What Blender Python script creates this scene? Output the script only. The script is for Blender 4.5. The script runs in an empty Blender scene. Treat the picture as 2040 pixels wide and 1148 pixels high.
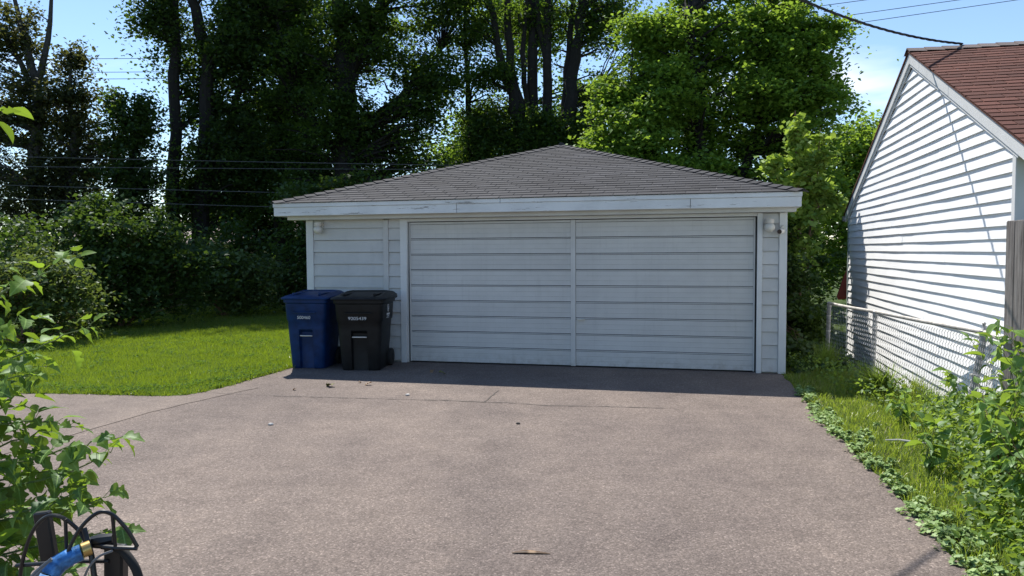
import bpy, bmesh, math, random
import numpy as np
from mathutils import Vector, Matrix, Euler
R = math.radians
PI = math.pi
sc = bpy.context.scene
C = sc.collection
rng = np.random.default_rng(7)
random.seed(7)

# ------------------------------------------------------------------ camera, sky, sun, exposure
cam = bpy.data.cameras.new('camera')
cam.sensor_width = 36.0
cam.lens = 36.0 * 1500 / 2040
cam.clip_end = 3000
cam.clip_start = 0.05
co = bpy.data.objects.new('camera', cam)
C.objects.link(co)
pitch = math.atan((574 - 501) / 1500)
co.matrix_world = (Matrix.Translation((0, 0, 1.65)) @ Matrix.Rotation(PI / 2 - pitch, 4, 'X')
                   @ Matrix.Rotation(-0.006, 4, 'Z'))
sc.camera = co
SUN = Vector((-0.204, 0.522, 0.828)).normalized()
w = bpy.data.worlds.new('World')
sc.world = w
w.use_nodes = True
nt = w.node_tree
bg = nt.nodes['Background']
sky = nt.nodes.new('ShaderNodeTexSky')
sky.sky_type = 'NISHITA'
sky.sun_disc = False
sky.sun_elevation = math.asin(SUN.z)
sky.sun_rotation = math.atan2(SUN.x, SUN.y)
sky.altitude = 100
sky.air_density = 1.0
sky.dust_density = 0.0
sky.ozone_density = 3.0
bg.inputs['Strength'].default_value = 0.118
# thin broken cloud low in the sky, all the way round
tc = nt.nodes.new('ShaderNodeTexCoord')
mp = nt.nodes.new('ShaderNodeMapping')
mp.inputs['Scale'].default_value = (2.2, 2.2, 9.0)
mp.inputs['Location'].default_value = (0.8, 2.3, 1.8)
nz = nt.nodes.new('ShaderNodeTexNoise')
nz.inputs['Scale'].default_value = 1.3
nz.inputs['Detail'].default_value = 5
rp = nt.nodes.new('ShaderNodeValToRGB')
rp.color_ramp.elements[0].position = 0.56
rp.color_ramp.elements[1].position = 0.70
sx = nt.nodes.new('ShaderNodeSeparateXYZ')
mr = nt.nodes.new('ShaderNodeMapRange')
mr.inputs['From Min'].default_value = 0.26
mr.inputs['From Max'].default_value = 0.16
mu = nt.nodes.new('ShaderNodeMath')
mu.operation = 'MULTIPLY'
mx = nt.nodes.new('ShaderNodeMix')
mx.data_type = 'RGBA'
mx.inputs['B'].default_value = (8.2, 8.4, 8.6, 1)
nt.links.new(tc.outputs['Generated'], mp.inputs['Vector'])
nt.links.new(mp.outputs[0], nz.inputs['Vector'])
nt.links.new(nz.outputs['Fac'], rp.inputs[0])
nt.links.new(tc.outputs['Generated'], sx.inputs[0])
nt.links.new(sx.outputs['Z'], mr.inputs['Value'])
nt.links.new(rp.outputs['Color'], mu.inputs[0])
nt.links.new(mr.outputs[0], mu.inputs[1])
nt.links.new(mu.outputs[0], mx.inputs['Factor'])
nt.links.new(sky.outputs[0], mx.inputs['A'])
nt.links.new(mx.outputs['Result'], bg.inputs['Color'])
sl = bpy.data.lights.new('sun', 'SUN')
sl.energy = 5.0
sl.angle = R(0.53)
sl.color = (1.0, 0.95, 0.87)
so = bpy.data.objects.new('sun', sl)
C.objects.link(so)
so.rotation_euler = SUN.to_track_quat('Z', 'Y').to_euler()
so.location = (-8, 20, 30)
sc.view_settings.view_transform = 'Standard'
sc.view_settings.look = 'None'
sc.view_settings.exposure = 0.62
sc.view_settings.gamma = 1.0
sc.view_settings.use_curve_mapping = False
sc.cycles.max_bounces = 7
sc.cycles.diffuse_bounces = 3
sc.cycles.transmission_bounces = 4
sc.cycles.glossy_bounces = 2
sc.cycles.use_denoising = True
sc.cycles.sample_clamp_indirect = 4.0

# ------------------------------------------------------------------ helpers
def tag(o, label=None, cat=None, group=None, kind=None):
    if label: o['label'] = label
    if cat: o['category'] = cat
    if group: o['group'] = group
    if kind: o['kind'] = kind
    return o

def empty(name, loc, rz=0.0):
    o = bpy.data.objects.new(name, None)
    C.objects.link(o)
    o.location = loc
    o.rotation_euler = (0, 0, rz)
    o.empty_display_size = 0.2
    return o

def link(name, me, mat=None, parent=None, loc=None, rot=None):
    o = bpy.data.objects.new(name, me)
    C.objects.link(o)
    if mat is not None and not me.materials:
        me.materials.append(mat)
    if parent is not None:
        o.parent = parent
    if loc is not None:
        o.location = loc
    if rot is not None:
        o.rotation_euler = rot
    return o

def fast_mesh(name, verts, faces, smooth=False):
    """verts (N,3), faces (M,k) numpy"""
    me = bpy.data.meshes.new(name)
    verts = np.ascontiguousarray(verts, dtype=np.float32)
    faces = np.ascontiguousarray(faces, dtype=np.int32)
    m, k = faces.shape
    me.vertices.add(len(verts))
    me.vertices.foreach_set('co', verts.ravel())
    me.loops.add(m * k)
    me.loops.foreach_set('vertex_index', faces.ravel())
    me.polygons.add(m)
    me.polygons.foreach_set('loop_start', np.arange(0, m * k, k, dtype=np.int32))
    if smooth:
        me.polygons.foreach_set('use_smooth', np.ones(m, dtype=bool))
    me.update(calc_edges=True)
    return me

class MB:
    def __init__(s):
        s.v = []; s.f = []
    def add(s, vs, fs):
        b = len(s.v)
        s.v += [tuple(v) for v in vs]
        s.f += [tuple(i + b for i in f) for f in fs]
        return s
    def box(s, x0, x1, y0, y1, z0, z1):
        return s.add([(x0, y0, z0), (x1, y0, z0), (x1, y1, z0), (x0, y1, z0), (x0, y0, z1), (x1, y0, z1), (x1, y1, z1), (x0, y1, z1)],
                     [(0, 3, 2, 1), (4, 5, 6, 7), (0, 1, 5, 4), (1, 2, 6, 5), (2, 3, 7, 6), (3, 0, 4, 7)])
    def prism(s, poly, z0, z1, axis='z'):
        n = len(poly)
        def m(p, h):
            return {'z': (p[0], p[1], h), 'y': (p[0], h, p[1]), 'x': (h, p[0], p[1])}[axis]
        vs = [m(p, z0) for p in poly] + [m(p, z1) for p in poly]
        fs = [tuple(range(n))[::-1], tuple(range(n, 2 * n))] + [(i, (i + 1) % n, (i + 1) % n + n, i + n) for i in range(n)]
        return s.add(vs, fs)
    def tube(s, pts, rad, k=6, cap=True):
        pts = [Vector(p) for p in pts]
        if not hasattr(rad, '__len__'):
            rad = [rad] * len(pts)
        rings = []
        prev = None
        for i, p in enumerate(pts):
            t = (pts[min(i + 1, len(pts) - 1)] - pts[max(i - 1, 0)])
            if t.length < 1e-9: t = Vector((0, 0, 1))
            t.normalize()
            if prev is None:
                a = t.orthogonal().normalized()
            else:
                a = (prev - t * prev.dot(t))
                if a.length < 1e-6: a = t.orthogonal()
                a.normalize()
            prev = a
            b = t.cross(a)
            rings.append([p + (a * math.cos(2 * PI * j / k) + b * math.sin(2 * PI * j / k)) * rad[i] for j in range(k)])
        vs = [v for r in rings for v in r]
        fs = []
        for i in range(len(pts) - 1):
            for j in range(k):
                fs.append((i * k + j, i * k + (j + 1) % k, (i + 1) * k + (j + 1) % k, (i + 1) * k + j))
        if cap:
            fs.append(tuple(range(k))[::-1])
            fs.append(tuple(range((len(pts) - 1) * k, len(pts) * k)))
        return s.add(vs, fs)
    def loft(s, rings, cap=True):
        k = len(rings[0])
        vs = [v for r in rings for v in r]
        fs = []
        for i in range(len(rings) - 1):
            for j in range(k):
                fs.append((i * k + j, i * k + (j + 1) % k, (i + 1) * k + (j + 1) % k, (i + 1) * k + j))
        if cap:
            fs.append(tuple(range(k))[::-1])
            fs.append(tuple(range((len(rings) - 1) * k, len(rings) * k)))
        return s.add(vs, fs)
    def mesh(s, name, smooth=False, bevel=0.0, fix=False):
        me = bpy.data.meshes.new(name)
        me.from_pydata(s.v, [], s.f)
        if fix or bevel:
            bm = bmesh.new()
            bm.from_mesh(me)
            bmesh.ops.recalc_face_normals(bm, faces=bm.faces)
            if bevel:
                es = [e for e in bm.edges if len(e.link_faces) == 2 and e.calc_face_angle(0) > 0.6]
                bmesh.ops.bevel(bm, geom=es, offset=bevel, segments=1, affect='EDGES', clamp_overlap=True)
            bm.to_mesh(me)
            bm.free()
        if smooth:
            me.polygons.foreach_set('use_smooth', [True] * len(me.polygons))
            me.set_sharp_from_angle(angle=R(38))
        me.update()
        return me
    def build(s, name, mat, parent=None, loc=None, rot=None, smooth=False, bevel=0.0, fix=True):
        return link(name, s.mesh(name, smooth, bevel, fix), mat, parent, loc, rot)

# ------------------------------------------------------------------ materials
M = {}
def newmat(name):
    m = bpy.data.materials.new(name)
    m.use_nodes = True
    n = m.node_tree
    n.nodes.clear()
    out = n.nodes.new('ShaderNodeOutputMaterial')
    M[name] = m
    return m, n, out

def N(nt, t, **kw):
    n = nt.nodes.new(t)
    for k, v in kw.items():
        if k in n.inputs: n.inputs[k].default_value = v
        else: setattr(n, k, v)
    return n

def coords(nt, scale=(1, 1, 1), kind='Object'):
    t = nt.nodes.new('ShaderNodeTexCoord')
    m = nt.nodes.new('ShaderNodeMapping')
    m.inputs['Scale'].default_value = scale
    nt.links.new(t.outputs[kind], m.inputs['Vector'])
    return m.outputs[0]

def noise(nt, vec, scale, detail=4, rough=0.55):
    n = nt.nodes.new('ShaderNodeTexNoise')
    n.inputs['Scale'].default_value = scale
    n.inputs['Detail'].default_value = detail
    n.inputs['Roughness'].default_value = rough
    nt.links.new(vec, n.inputs['Vector'])
    return n.outputs['Fac']

def ramp(nt, fac, stops):
    r = nt.nodes.new('ShaderNodeValToRGB')
    els = r.color_ramp.elements
    while len(els) < len(stops): els.new(0.5)
    for e, (p, c) in zip(els, stops):
        e.position = p
        e.color = (c[0], c[1], c[2], 1) if hasattr(c, '__len__') else (c, c, c, 1)
    nt.links.new(fac, r.inputs[0])
    return r.outputs[0]

def mixc(nt, fac, a, b, mode='MIX'):
    m = nt.nodes.new('ShaderNodeMix')
    m.data_type = 'RGBA'
    m.blend_type = mode
    for s, v in (('Factor', fac), ('A', a), ('B', b)):
        if isinstance(v, (int, float)):
            m.inputs[s].default_value = v
        elif isinstance(v, tuple):
            m.inputs[s].default_value = (v[0], v[1], v[2], 1)
        else:
            nt.links.new(v, m.inputs[s])
    return m.outputs['Result']

def bump(nt, h, strength=0.3, dist=0.01):
    b = nt.nodes.new('ShaderNodeBump')
    b.inputs['Strength'].default_value = strength
    b.inputs['Distance'].default_value = dist
    nt.links.new(h, b.inputs['Height'])
    return b.outputs[0]

def finish(nt, out, col, rough=0.6, normal=None, metal=0.0, spec=0.5):
    p = nt.nodes.new('ShaderNodeBsdfPrincipled')
    if isinstance(col, tuple): p.inputs['Base Color'].default_value = (*col, 1)
    else: nt.links.new(col, p.inputs['Base Color'])
    if isinstance(rough, (int, float)): p.inputs['Roughness'].default_value = rough
    else: nt.links.new(rough, p.inputs['Roughness'])
    p.inputs['Metallic'].default_value = metal
    p.inputs['Specular IOR Level'].default_value = spec
    if normal is not None: nt.links.new(normal, p.inputs['Normal'])
    nt.links.new(p.outputs[0], out.inputs['Surface'])
    return p

def simple(name, col, rough=0.6, metal=0.0, spec=0.5, var=0.12, scale=6, bmp=0.0, bscale=60):
    m, n, o = newmat(name)
    v = coords(n, kind='Object')
    f = noise(n, v, scale)
    dark = tuple(c * (1 - var) for c in col)
    lite = tuple(min(1, c * (1 + var)) for c in col)
    c = ramp(n, f, [(0.3, dark), (0.7, lite)])
    nrm = bump(n, noise(n, v, bscale, 3), bmp, 0.004) if bmp else None
    finish(n, o, c, rough, nrm, metal, spec)
    return m

def paint(name, col, peel=0.0, peelcol=(0.22, 0.2, 0.18), stretch=(1, 1, 6), dirt=0.1, splash=False):
    m, n, o = newmat(name)
    v = coords(n, stretch)
    v1 = coords(n)
    f = noise(n, v1, 2.3, 6, 0.6)
    c = ramp(n, f, [(0.3, tuple(x * (1 - dirt) for x in col)), (0.62, col)])
    oi = n.nodes.new('ShaderNodeObjectInfo')
    var = N(n, 'ShaderNodeMapRange')
    var.inputs['To Min'].default_value = 0.93
    var.inputs['To Max'].default_value = 1.0
    n.links.new(oi.outputs['Random'], var.inputs['Value'])
    cb = n.nodes.new('ShaderNodeCombineColor')
    for i in range(3): n.links.new(var.outputs[0], cb.inputs[i])
    c = mixc(n, 1.0, c, cb.outputs[0], 'MULTIPLY')
    # rust and grime specks
    g = noise(n, v1, 38, 3, 0.7)
    gm = ramp(n, g, [(0.70, 0.0), (0.78, 1.0)])
    c = mixc(n, gm, c, tuple(x * 0.72 for x in col))
    if peel:
        pf = noise(n, v, 2.2, 9, 0.72)
        pm = ramp(n, pf, [(0.66 - peel * 0.1, 0.0), (0.70 - peel * 0.1, 1.0)])
        c = mixc(n, pm, c, peelcol)
    if splash:   # mud thrown up from the ground, thinning out within a hand's breadth
        gp = n.nodes.new('ShaderNodeNewGeometry')
        sz_ = n.nodes.new('ShaderNodeSeparateXYZ')
        n.links.new(gp.outputs['Position'], sz_.inputs[0])
        mr_ = n.nodes.new('ShaderNodeMapRange')
        mr_.inputs['From Min'].default_value = 0.22
        mr_.inputs['From Max'].default_value = 0.0
        n.links.new(sz_.outputs['Z'], mr_.inputs['Value'])
        mm = n.nodes.new('ShaderNodeMath'); mm.operation = 'MULTIPLY'
        n.links.new(mr_.outputs[0], mm.inputs[0])
        n.links.new(ramp(n, noise(n, gp.outputs['Position'], 9, 7, 0.75), [(0.45, 0.0), (0.80, 0.8)]), mm.inputs[1])
        c = mixc(n, mm.outputs[0], c, (0.25, 0.22, 0.18))
        stv = n.nodes.new('ShaderNodeMapping')
        stv.inputs['Scale'].default_value = (7, 7, 0.55)
        n.links.new(gp.outputs['Position'], stv.inputs['Vector'])
        c = mixc(n, ramp(n, noise(n, stv.outputs[0], 2.5, 5, 0.7), [(0.55, 0.0), (0.78, 0.35)]), c, tuple(x * 0.66 for x in col))
    h = noise(n, v, 14, 5, 0.6)
    finish(n, o, c, 0.55, bump(n, h, 0.12, 0.004), 0, 0.35)
    return m

def leafmat(name, hi, lo, trans, tfac=0.38, gloss=0.05, objrand=False, rough=0.5):
    m, n, o = newmat(name)
    if objrand:
        r = n.nodes.new('ShaderNodeObjectInfo').outputs['Random']
    else:
        r = n.nodes.new('ShaderNodeNewGeometry').outputs['Random Per Island']
    c = ramp(n, r, [(0.0, lo), (0.55, tuple((a + b) / 2 for a, b in zip(hi, lo))), (1.0, hi)])
    t = ramp(n, r, [(0.0, tuple(x * 0.6 for x in trans)), (1.0, trans)])
    if objrand:
        tcn = n.nodes.new('ShaderNodeTexCoord')
        sp_ = n.nodes.new('ShaderNodeSeparateXYZ')
        n.links.new(tcn.outputs['Object'], sp_.inputs[0])
        ab = n.nodes.new('ShaderNodeMath'); ab.operation = 'ABSOLUTE'
        n.links.new(sp_.outputs['X'], ab.inputs[0])
        rib = ramp(n, ab.outputs[0], [(0.010, 1.0), (0.028, 0.0)])
        ml = n.nodes.new('ShaderNodeMath'); ml.operation = 'MULTIPLY_ADD'     # y - 0.8|x| repeats into side veins
        n.links.new(ab.outputs[0], ml.inputs[0])
        ml.inputs[1].default_value = -0.8
        n.links.new(sp_.outputs['Y'], ml.inputs[2])
        m8 = n.nodes.new('ShaderNodeMath'); m8.operation = 'MULTIPLY'
        n.links.new(ml.outputs[0], m8.inputs[0]); m8.inputs[1].default_value = 8.0
        fr_ = n.nodes.new('ShaderNodeMath'); fr_.operation = 'FRACT'
        n.links.new(m8.outputs[0], fr_.inputs[0])
        sv_ = ramp(n, fr_.outputs[0], [(0.0, 0.7), (0.12, 0.0)])
        vm = mixc(n, 1.0, rib, sv_, 'LIGHTEN')
        mot = noise(n, tcn.outputs['Object'], 6, 5, 0.65)
        c = mixc(n, 1.0, c, ramp(n, mot, [(0.3, 0.72), (0.7, 1.2)]), 'MULTIPLY')
        c = mixc(n, vm, c, tuple(min(1, x * 1.5 + .05) for x in hi))
        t = mixc(n, vm, t, tuple(x * 0.55 for x in trans))
        spot = noise(n, tcn.outputs['Object'], 13, 3, 0.6)
        c = mixc(n, ramp(n, spot, [(0.74, 0.0), (0.78, 0.7)]), c, (0.16, 0.10, 0.04))
    d = n.nodes.new('ShaderNodeBsdfDiffuse')
    tr = n.nodes.new('ShaderNodeBsdfTranslucent')
    g = n.nodes.new('ShaderNodeBsdfGlossy')
    g.inputs['Roughness'].default_value = rough
    g.inputs['Color'].default_value = (0.9, 0.95, 1, 1)
    n.links.new(c, d.inputs['Color'])
    n.links.new(t, tr.inputs['Color'])
    a = n.nodes.new('ShaderNodeMixShader')
    a.inputs[0].default_value = tfac
    n.links.new(d.outputs[0], a.inputs[1])
    n.links.new(tr.outputs[0], a.inputs[2])
    b = n.nodes.new('ShaderNodeMixShader')
    b.inputs[0].default_value = gloss
    n.links.new(a.outputs[0], b.inputs[1])
    n.links.new(g.outputs[0], b.inputs[2])
    n.links.new(b.outputs[0], o.inputs['Surface'])
    return m

def asphalt(name, base, contrast, grain=1.0):
    m, n, o = newmat(name)
    v = coords(n)
    vo = n.nodes.new('ShaderNodeTexVoronoi')
    vo.inputs['Scale'].default_value = 95
    n.links.new(v, vo.inputs['Vector'])
    vo2 = n.nodes.new('ShaderNodeTexVoronoi')
    vo2.inputs['Scale'].default_value = 230
    n.links.new(v, vo2.inputs['Vector'])
    sep = n.nodes.new('ShaderNodeSeparateColor')
    n.links.new(vo.outputs['Color'], sep.inputs[0])
    stone = ramp(n, sep.outputs[0], [(0.0, tuple(x * (1 - .5 * contrast) for x in base)), (0.45, base), (0.86, tuple(x * (1 + .35 * contrast) for x in base)), (1.0, tuple(x * (1 + 1.3 * contrast) for x in base))])
    pit = ramp(n, vo.outputs['Distance'], [(0.25, 1.0), (0.75, 1 - 0.45 * contrast)])
    c = mixc(n, 1.0, stone, pit, 'MULTIPLY')
    pit2 = ramp(n, vo2.outputs['Distance'], [(0.2, 1.0), (0.8, 1 - 0.3 * contrast)])
    c = mixc(n, 1.0, c, pit2, 'MULTIPLY')
    big = noise(n, v, 0.55, 5, 0.6)
    c = mixc(n, 1.0, c, ramp(n, big, [(0.3, (0.80, 0.785, 0.79)), (0.7, (1.14, 1.12, 1.08))]), 'MULTIPLY')
    md = noise(n, v, 3.1, 6, 0.7)
    c = mixc(n, 1.0, c, ramp(n, md, [(0.28, (0.80, 0.79, 0.79)), (0.55, (1.0, 1.0, 1.0)), (0.8, (1.08, 1.06, 1.03))]), 'MULTIPLY')
    vs = coords(n, (0.7, 2.4, 1))
    st = noise(n, vs, 1.7, 7, 0.75)
    c = mixc(n, ramp(n, st, [(0.60, 0.0), (0.74, 0.5)]), c, tuple(x * 0.62 for x in base))
    # tyre-polished bands and old oil drips
    tv = coords(n, (1.0, 0.10, 1))
    tr_ = noise(n, tv, 0.9, 3, 0.5)
    c = mixc(n, 1.0, c, ramp(n, tr_, [(0.35, (0.88, 0.87, 0.87)), (0.65, (1.10, 1.08, 1.05))]), 'MULTIPLY')
    ol = noise(n, v, 0.9, 8, 0.78)
    c = mixc(n, ramp(n, ol, [(0.62, 0.0), (0.72, 0.22)]), c, tuple(x * 0.5 for x in base))
    rs = noise(n, v, 1.9, 6, 0.7)
    c = mixc(n, ramp(n, rs, [(0.66, 0.0), (0.76, 0.30)]), c, (base[0] * 1.0, base[1] * 0.86, base[2] * 0.70))
    hb = n.nodes.new('ShaderNodeMath')
    hb.operation = 'ADD'
    hm = n.nodes.new('ShaderNodeMath')
    hm.operation = 'MULTIPLY'
    hm.inputs[1].default_value = -0.6 * grain
    n.links.new(vo.outputs['Distance'], hm.inputs[0])
    n.links.new(hm.outputs[0], hb.inputs[0])
    n.links.new(noise(n, v, 160, 2), hb.inputs[1])
    b1 = bump(n, hb.outputs[0], 0.55 * grain, 0.008)
    b2 = n.nodes.new('ShaderNodeBump')
    b2.inputs['Strength'].default_value = 0.5
    b2.inputs['Distance'].default_value = 0.05
    n.links.new(noise(n, coords(n, (0.8, 1.6, 1)), 1.1, 3), b2.inputs['Height'])
    n.links.new(b1, b2.inputs['Normal'])
    finish(n, o, c, 0.88, b2.outputs[0], 0, 0.25)
    return m

paint('white_board', (0.58, 0.58, 0.57), dirt=0.14, splash=True)
paint('door_paint', (0.60, 0.60, 0.59), dirt=0.12, stretch=(1.2, 1, 8), splash=True)
paint('fascia_paint', (0.76, 0.78, 0.79), peel=0.6, peelcol=(0.30, 0.29, 0.28), stretch=(1, 1, 9), dirt=0.16)
paint('vinyl_siding', (0.88, 0.885, 0.89), dirt=0.06, stretch=(1, 1, 3))
paint('trim_white', (0.68, 0.69, 0.69), dirt=0.12)
simple('corner_green', (0.30, 0.36, 0.35), 0.5)
simple('gap_shade', (0.02, 0.02, 0.022), 0.9)  # near-black colour standing in for shade behind the garage door

def shingle(name, base, var):
    m, n, o = newmat(name)
    oi = n.nodes.new('ShaderNodeObjectInfo')
    ge = n.nodes.new('ShaderNodeNewGeometry')
    ad = n.nodes.new('ShaderNodeMath'); ad.operation = 'ADD'
    fr = n.nodes.new('ShaderNodeMath'); fr.operation = 'FRACT'
    n.links.new(oi.outputs['Random'], ad.inputs[0])
    n.links.new(ge.outputs['Random Per Island'], ad.inputs[1])
    n.links.new(ad.outputs[0], fr.inputs[0])
    c = ramp(n, fr.outputs[0], [(0, tuple(x * (1 - var) for x in base)), (1, tuple(x * (1 + var) for x in base))])
    t = n.nodes.new('ShaderNodeTexCoord')
    va = n.nodes.new('ShaderNodeVectorMath'); va.operation = 'ADD'
    n.links.new(t.outputs['Object'], va.inputs[0])
    n.links.new(oi.outputs['Location'], va.inputs[1])
    g = noise(n, va.outputs[0], 260, 2, 0.6)
    c = mixc(n, 1.0, c, ramp(n, g, [(0.3, 0.66), (0.7, 1.3)]), 'MULTIPLY')
    big = noise(n, va.outputs[0], 1.3, 4)
    c = mixc(n, 1.0, c, ramp(n, big, [(0.3, 0.84), (0.7, 1.12)]), 'MULTIPLY')
    sp = noise(n, va.outputs[0], 21, 2, 0.5)
    c = mixc(n, ramp(n, sp, [(0.755, 0.0), (0.77, 0.8)]), c, (0.5, 0.5, 0.48))
    finish(n, o, c, 0.9, bump(n, g, 0.5, 0.004), 0, 0.25)
    return m
shingle('grey_shingle', (0.050, 0.050, 0.055), 0.22)
shingle('brown_shingle', (0.112, 0.044, 0.031), 0.26)
shingle('ridge_shingle', (0.17, 0.14, 0.13), 0.12)

asphalt('asphalt', (0.211, 0.176, 0.158), 0.56, 1.0)
asphalt('old_asphalt', (0.198, 0.166, 0.148), 0.42, 0.5)
m, n, o = newmat('crack')
finish(n, o, (0.075, 0.065, 0.058), 0.95)
m, n, o = newmat('soil')
v = coords(n)
c = ramp(n, noise(n, v, 1.4, 6, 0.65), [(0.3, (0.035, 0.045, 0.015)), (0.6, (0.055, 0.085, 0.02)), (0.8, (0.10, 0.09, 0.05))])
finish(n, o, c, 0.95, bump(n, noise(n, v, 40, 4), 0.6, 0.02), 0, 0.1)
m, n, o = newmat('turf')
v = coords(n)
c = ramp(n, noise(n, v, 5, 6, 0.65), [(0.3, (0.050, 0.085, 0.012)), (0.7, (0.085, 0.135, 0.02))])
finish(n, o, c, 0.95, bump(n, noise(n, v, 60, 4), 0.8, 0.03), 0, 0.1)

def grassmat(name, a, b, dry, tr, drycut=0.93):
    m, n, o = newmat(name)
    r = n.nodes.new('ShaderNodeNewGeometry').outputs['Random Per Island']
    c = ramp(n, r, [(0, a), (drycut - 0.08, b), (drycut, dry), (1, dry)])
    big = noise(n, coords(n), 0.9, 5, 0.65)
    c = mixc(n, 1.0, c, ramp(n, big, [(0.3, (0.66, 0.74, 0.8)), (0.7, (1.25, 1.14, 1.0))]), 'MULTIPLY')
    fine = noise(n, coords(n), 7.0, 4, 0.7)
    c = mixc(n, 1.0, c, ramp(n, fine, [(0.35, (0.62, 0.70, 0.75)), (0.65, (1.18, 1.12, 1.05))]), 'MULTIPLY')
    d = n.nodes.new('ShaderNodeBsdfDiffuse')
    t = n.nodes.new('ShaderNodeBsdfTranslucent')
    t.inputs['Color'].default_value = (*tr, 1)
    n.links.new(c, d.inputs['Color'])
    a_ = n.nodes.new('ShaderNodeMixShader')
    a_.inputs[0].default_value = 0.42
    n.links.new(d.outputs[0], a_.inputs[1])
    n.links.new(t.outputs[0], a_.inputs[2])
    g = n.nodes.new('ShaderNodeBsdfGlossy')
    g.inputs['Roughness'].default_value = 0.4
    b_ = n.nodes.new('ShaderNodeMixShader')
    b_.inputs[0].default_value = 0.04
    n.links.new(a_.outputs[0], b_.inputs[1])
    n.links.new(g.outputs[0], b_.inputs[2])
    n.links.new(b_.outputs[0], o.inputs['Surface'])
grassmat('lawn_blade', (0.085, 0.145, 0.008), (0.165, 0.24, 0.018), (0.32, 0.29, 0.10), (0.31, 0.43, 0.02))
grassmat('strip_blade', (0.11, 0.19, 0.02), (0.21, 0.285, 0.035), (0.40, 0.34, 0.14), (0.38, 0.50, 0.05), 0.87)
grassmat('tuft_blade', (0.11, 0.19, 0.025), (0.19, 0.29, 0.05), (0.30, 0.30, 0.10), (0.32, 0.45, 0.06), 0.95)
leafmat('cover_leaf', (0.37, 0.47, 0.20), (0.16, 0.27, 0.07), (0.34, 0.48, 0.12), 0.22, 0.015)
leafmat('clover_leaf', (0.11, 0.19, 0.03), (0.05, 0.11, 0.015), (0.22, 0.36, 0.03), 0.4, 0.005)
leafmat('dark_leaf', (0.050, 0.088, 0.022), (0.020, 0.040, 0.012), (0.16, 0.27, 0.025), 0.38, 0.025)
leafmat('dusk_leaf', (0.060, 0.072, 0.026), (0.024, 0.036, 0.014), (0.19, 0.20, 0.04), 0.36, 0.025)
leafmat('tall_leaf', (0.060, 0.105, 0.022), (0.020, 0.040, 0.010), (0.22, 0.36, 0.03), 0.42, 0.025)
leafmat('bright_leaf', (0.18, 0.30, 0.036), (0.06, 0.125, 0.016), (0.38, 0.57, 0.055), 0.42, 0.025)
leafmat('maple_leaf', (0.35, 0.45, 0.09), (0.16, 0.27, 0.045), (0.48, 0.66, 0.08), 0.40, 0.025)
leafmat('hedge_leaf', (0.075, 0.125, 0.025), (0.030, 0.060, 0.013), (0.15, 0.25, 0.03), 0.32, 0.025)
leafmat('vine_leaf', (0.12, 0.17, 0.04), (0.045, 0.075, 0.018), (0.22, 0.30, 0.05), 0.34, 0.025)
leafmat('mulberry_leaf', (0.16, 0.27, 0.045), (0.045, 0.11, 0.022), (0.36, 0.54, 0.04), 0.40, 0.025, True, 0.5)
leafmat('mulberry_mass', (0.16, 0.27, 0.045), (0.045, 0.11, 0.022), (0.36, 0.54, 0.04), 0.40, 0.03)
leafmat('weed_leaf', (0.18, 0.30, 0.06), (0.07, 0.15, 0.03), (0.40, 0.58, 0.06), 0.42, 0.025, True, 0.5)
leafmat('weed_mass', (0.20, 0.29, 0.06), (0.07, 0.14, 0.03), (0.38, 0.54, 0.06), 0.42, 0.025)
leafmat('dry_leaf', (0.22, 0.13, 0.06), (0.11, 0.06, 0.03), (0.2, 0.1, 0.04), 0.15, 0.03, True)
simple('bark', (0.015, 0.013, 0.011), 0.95, var=0.35, scale=9, bmp=0.8, bscale=30)
simple('grey_bark', (0.05, 0.047, 0.045), 0.9, var=0.3, scale=9, bmp=0.6, bscale=30)
simple('green_stem', (0.12, 0.17, 0.05), 0.6)
simple('brown_stem', (0.17, 0.10, 0.06), 0.7)
simple('blue_plastic', (0.004, 0.026, 0.100), 0.5, spec=0.25, var=0.4, scale=7, bmp=0.1, bscale=140)
simple('black_plastic', (0.007, 0.008, 0.009), 0.5, spec=0.25, var=0.5, scale=7, bmp=0.1, bscale=140)
simple('rubber', (0.012, 0.012, 0.012), 0.8)
simple('galvanised', (0.30, 0.30, 0.30), 0.55, metal=0.55, var=0.2, scale=20, bmp=0.1)
simple('rail_metal', (0.42, 0.40, 0.37), 0.6, metal=0.35, var=0.3, scale=14, bmp=0.2)
simple('bar_metal', (0.62, 0.60, 0.57), 0.4, metal=0.5)
simple('marking', (0.58, 0.60, 0.62), 0.6)
simple('black_metal', (0.012, 0.012, 0.013), 0.38, spec=0.5)
simple('chrome', (0.62, 0.72, 0.85), 0.16, metal=1.0, var=0.05)
simple('blue_enamel', (0.035, 0.15, 0.38), 0.34, metal=0.25, spec=0.6, var=0.55, scale=55, bmp=0.25, bscale=120)
simple('brass', (0.55, 0.38, 0.14), 0.35, metal=0.8)
simple('grey_cable', (0.16, 0.16, 0.165), 0.45)
simple('wire_black', (0.016, 0.016, 0.02), 0.6)
simple('wire_grey', (0.09, 0.09, 0.09), 0.6)
simple('lamp_glass', (0.62, 0.60, 0.55), 0.25, spec=0.6, var=0.1)
simple('lamp_cap', (0.60, 0.56, 0.50), 0.5)
simple('lens', (0.006, 0.006, 0.008), 0.1, spec=0.8)
simple('pale_yellow', (0.52, 0.50, 0.26), 0.8)
simple('pink_roof', (0.36, 0.29, 0.27), 0.9, bmp=0.4)
simple('far_white', (0.70, 0.74, 0.78), 0.7)
simple('glass_dark', (0.02, 0.025, 0.03), 0.08, spec=0.8)
simple('red_cloth', (0.14, 0.025, 0.015), 0.8)
simple('stone', (0.55, 0.53, 0.50), 0.9)
simple('dark_stone', (0.05, 0.045, 0.04), 0.9)
simple('concrete', (0.36, 0.35, 0.33), 0.9, bmp=0.4)
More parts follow.
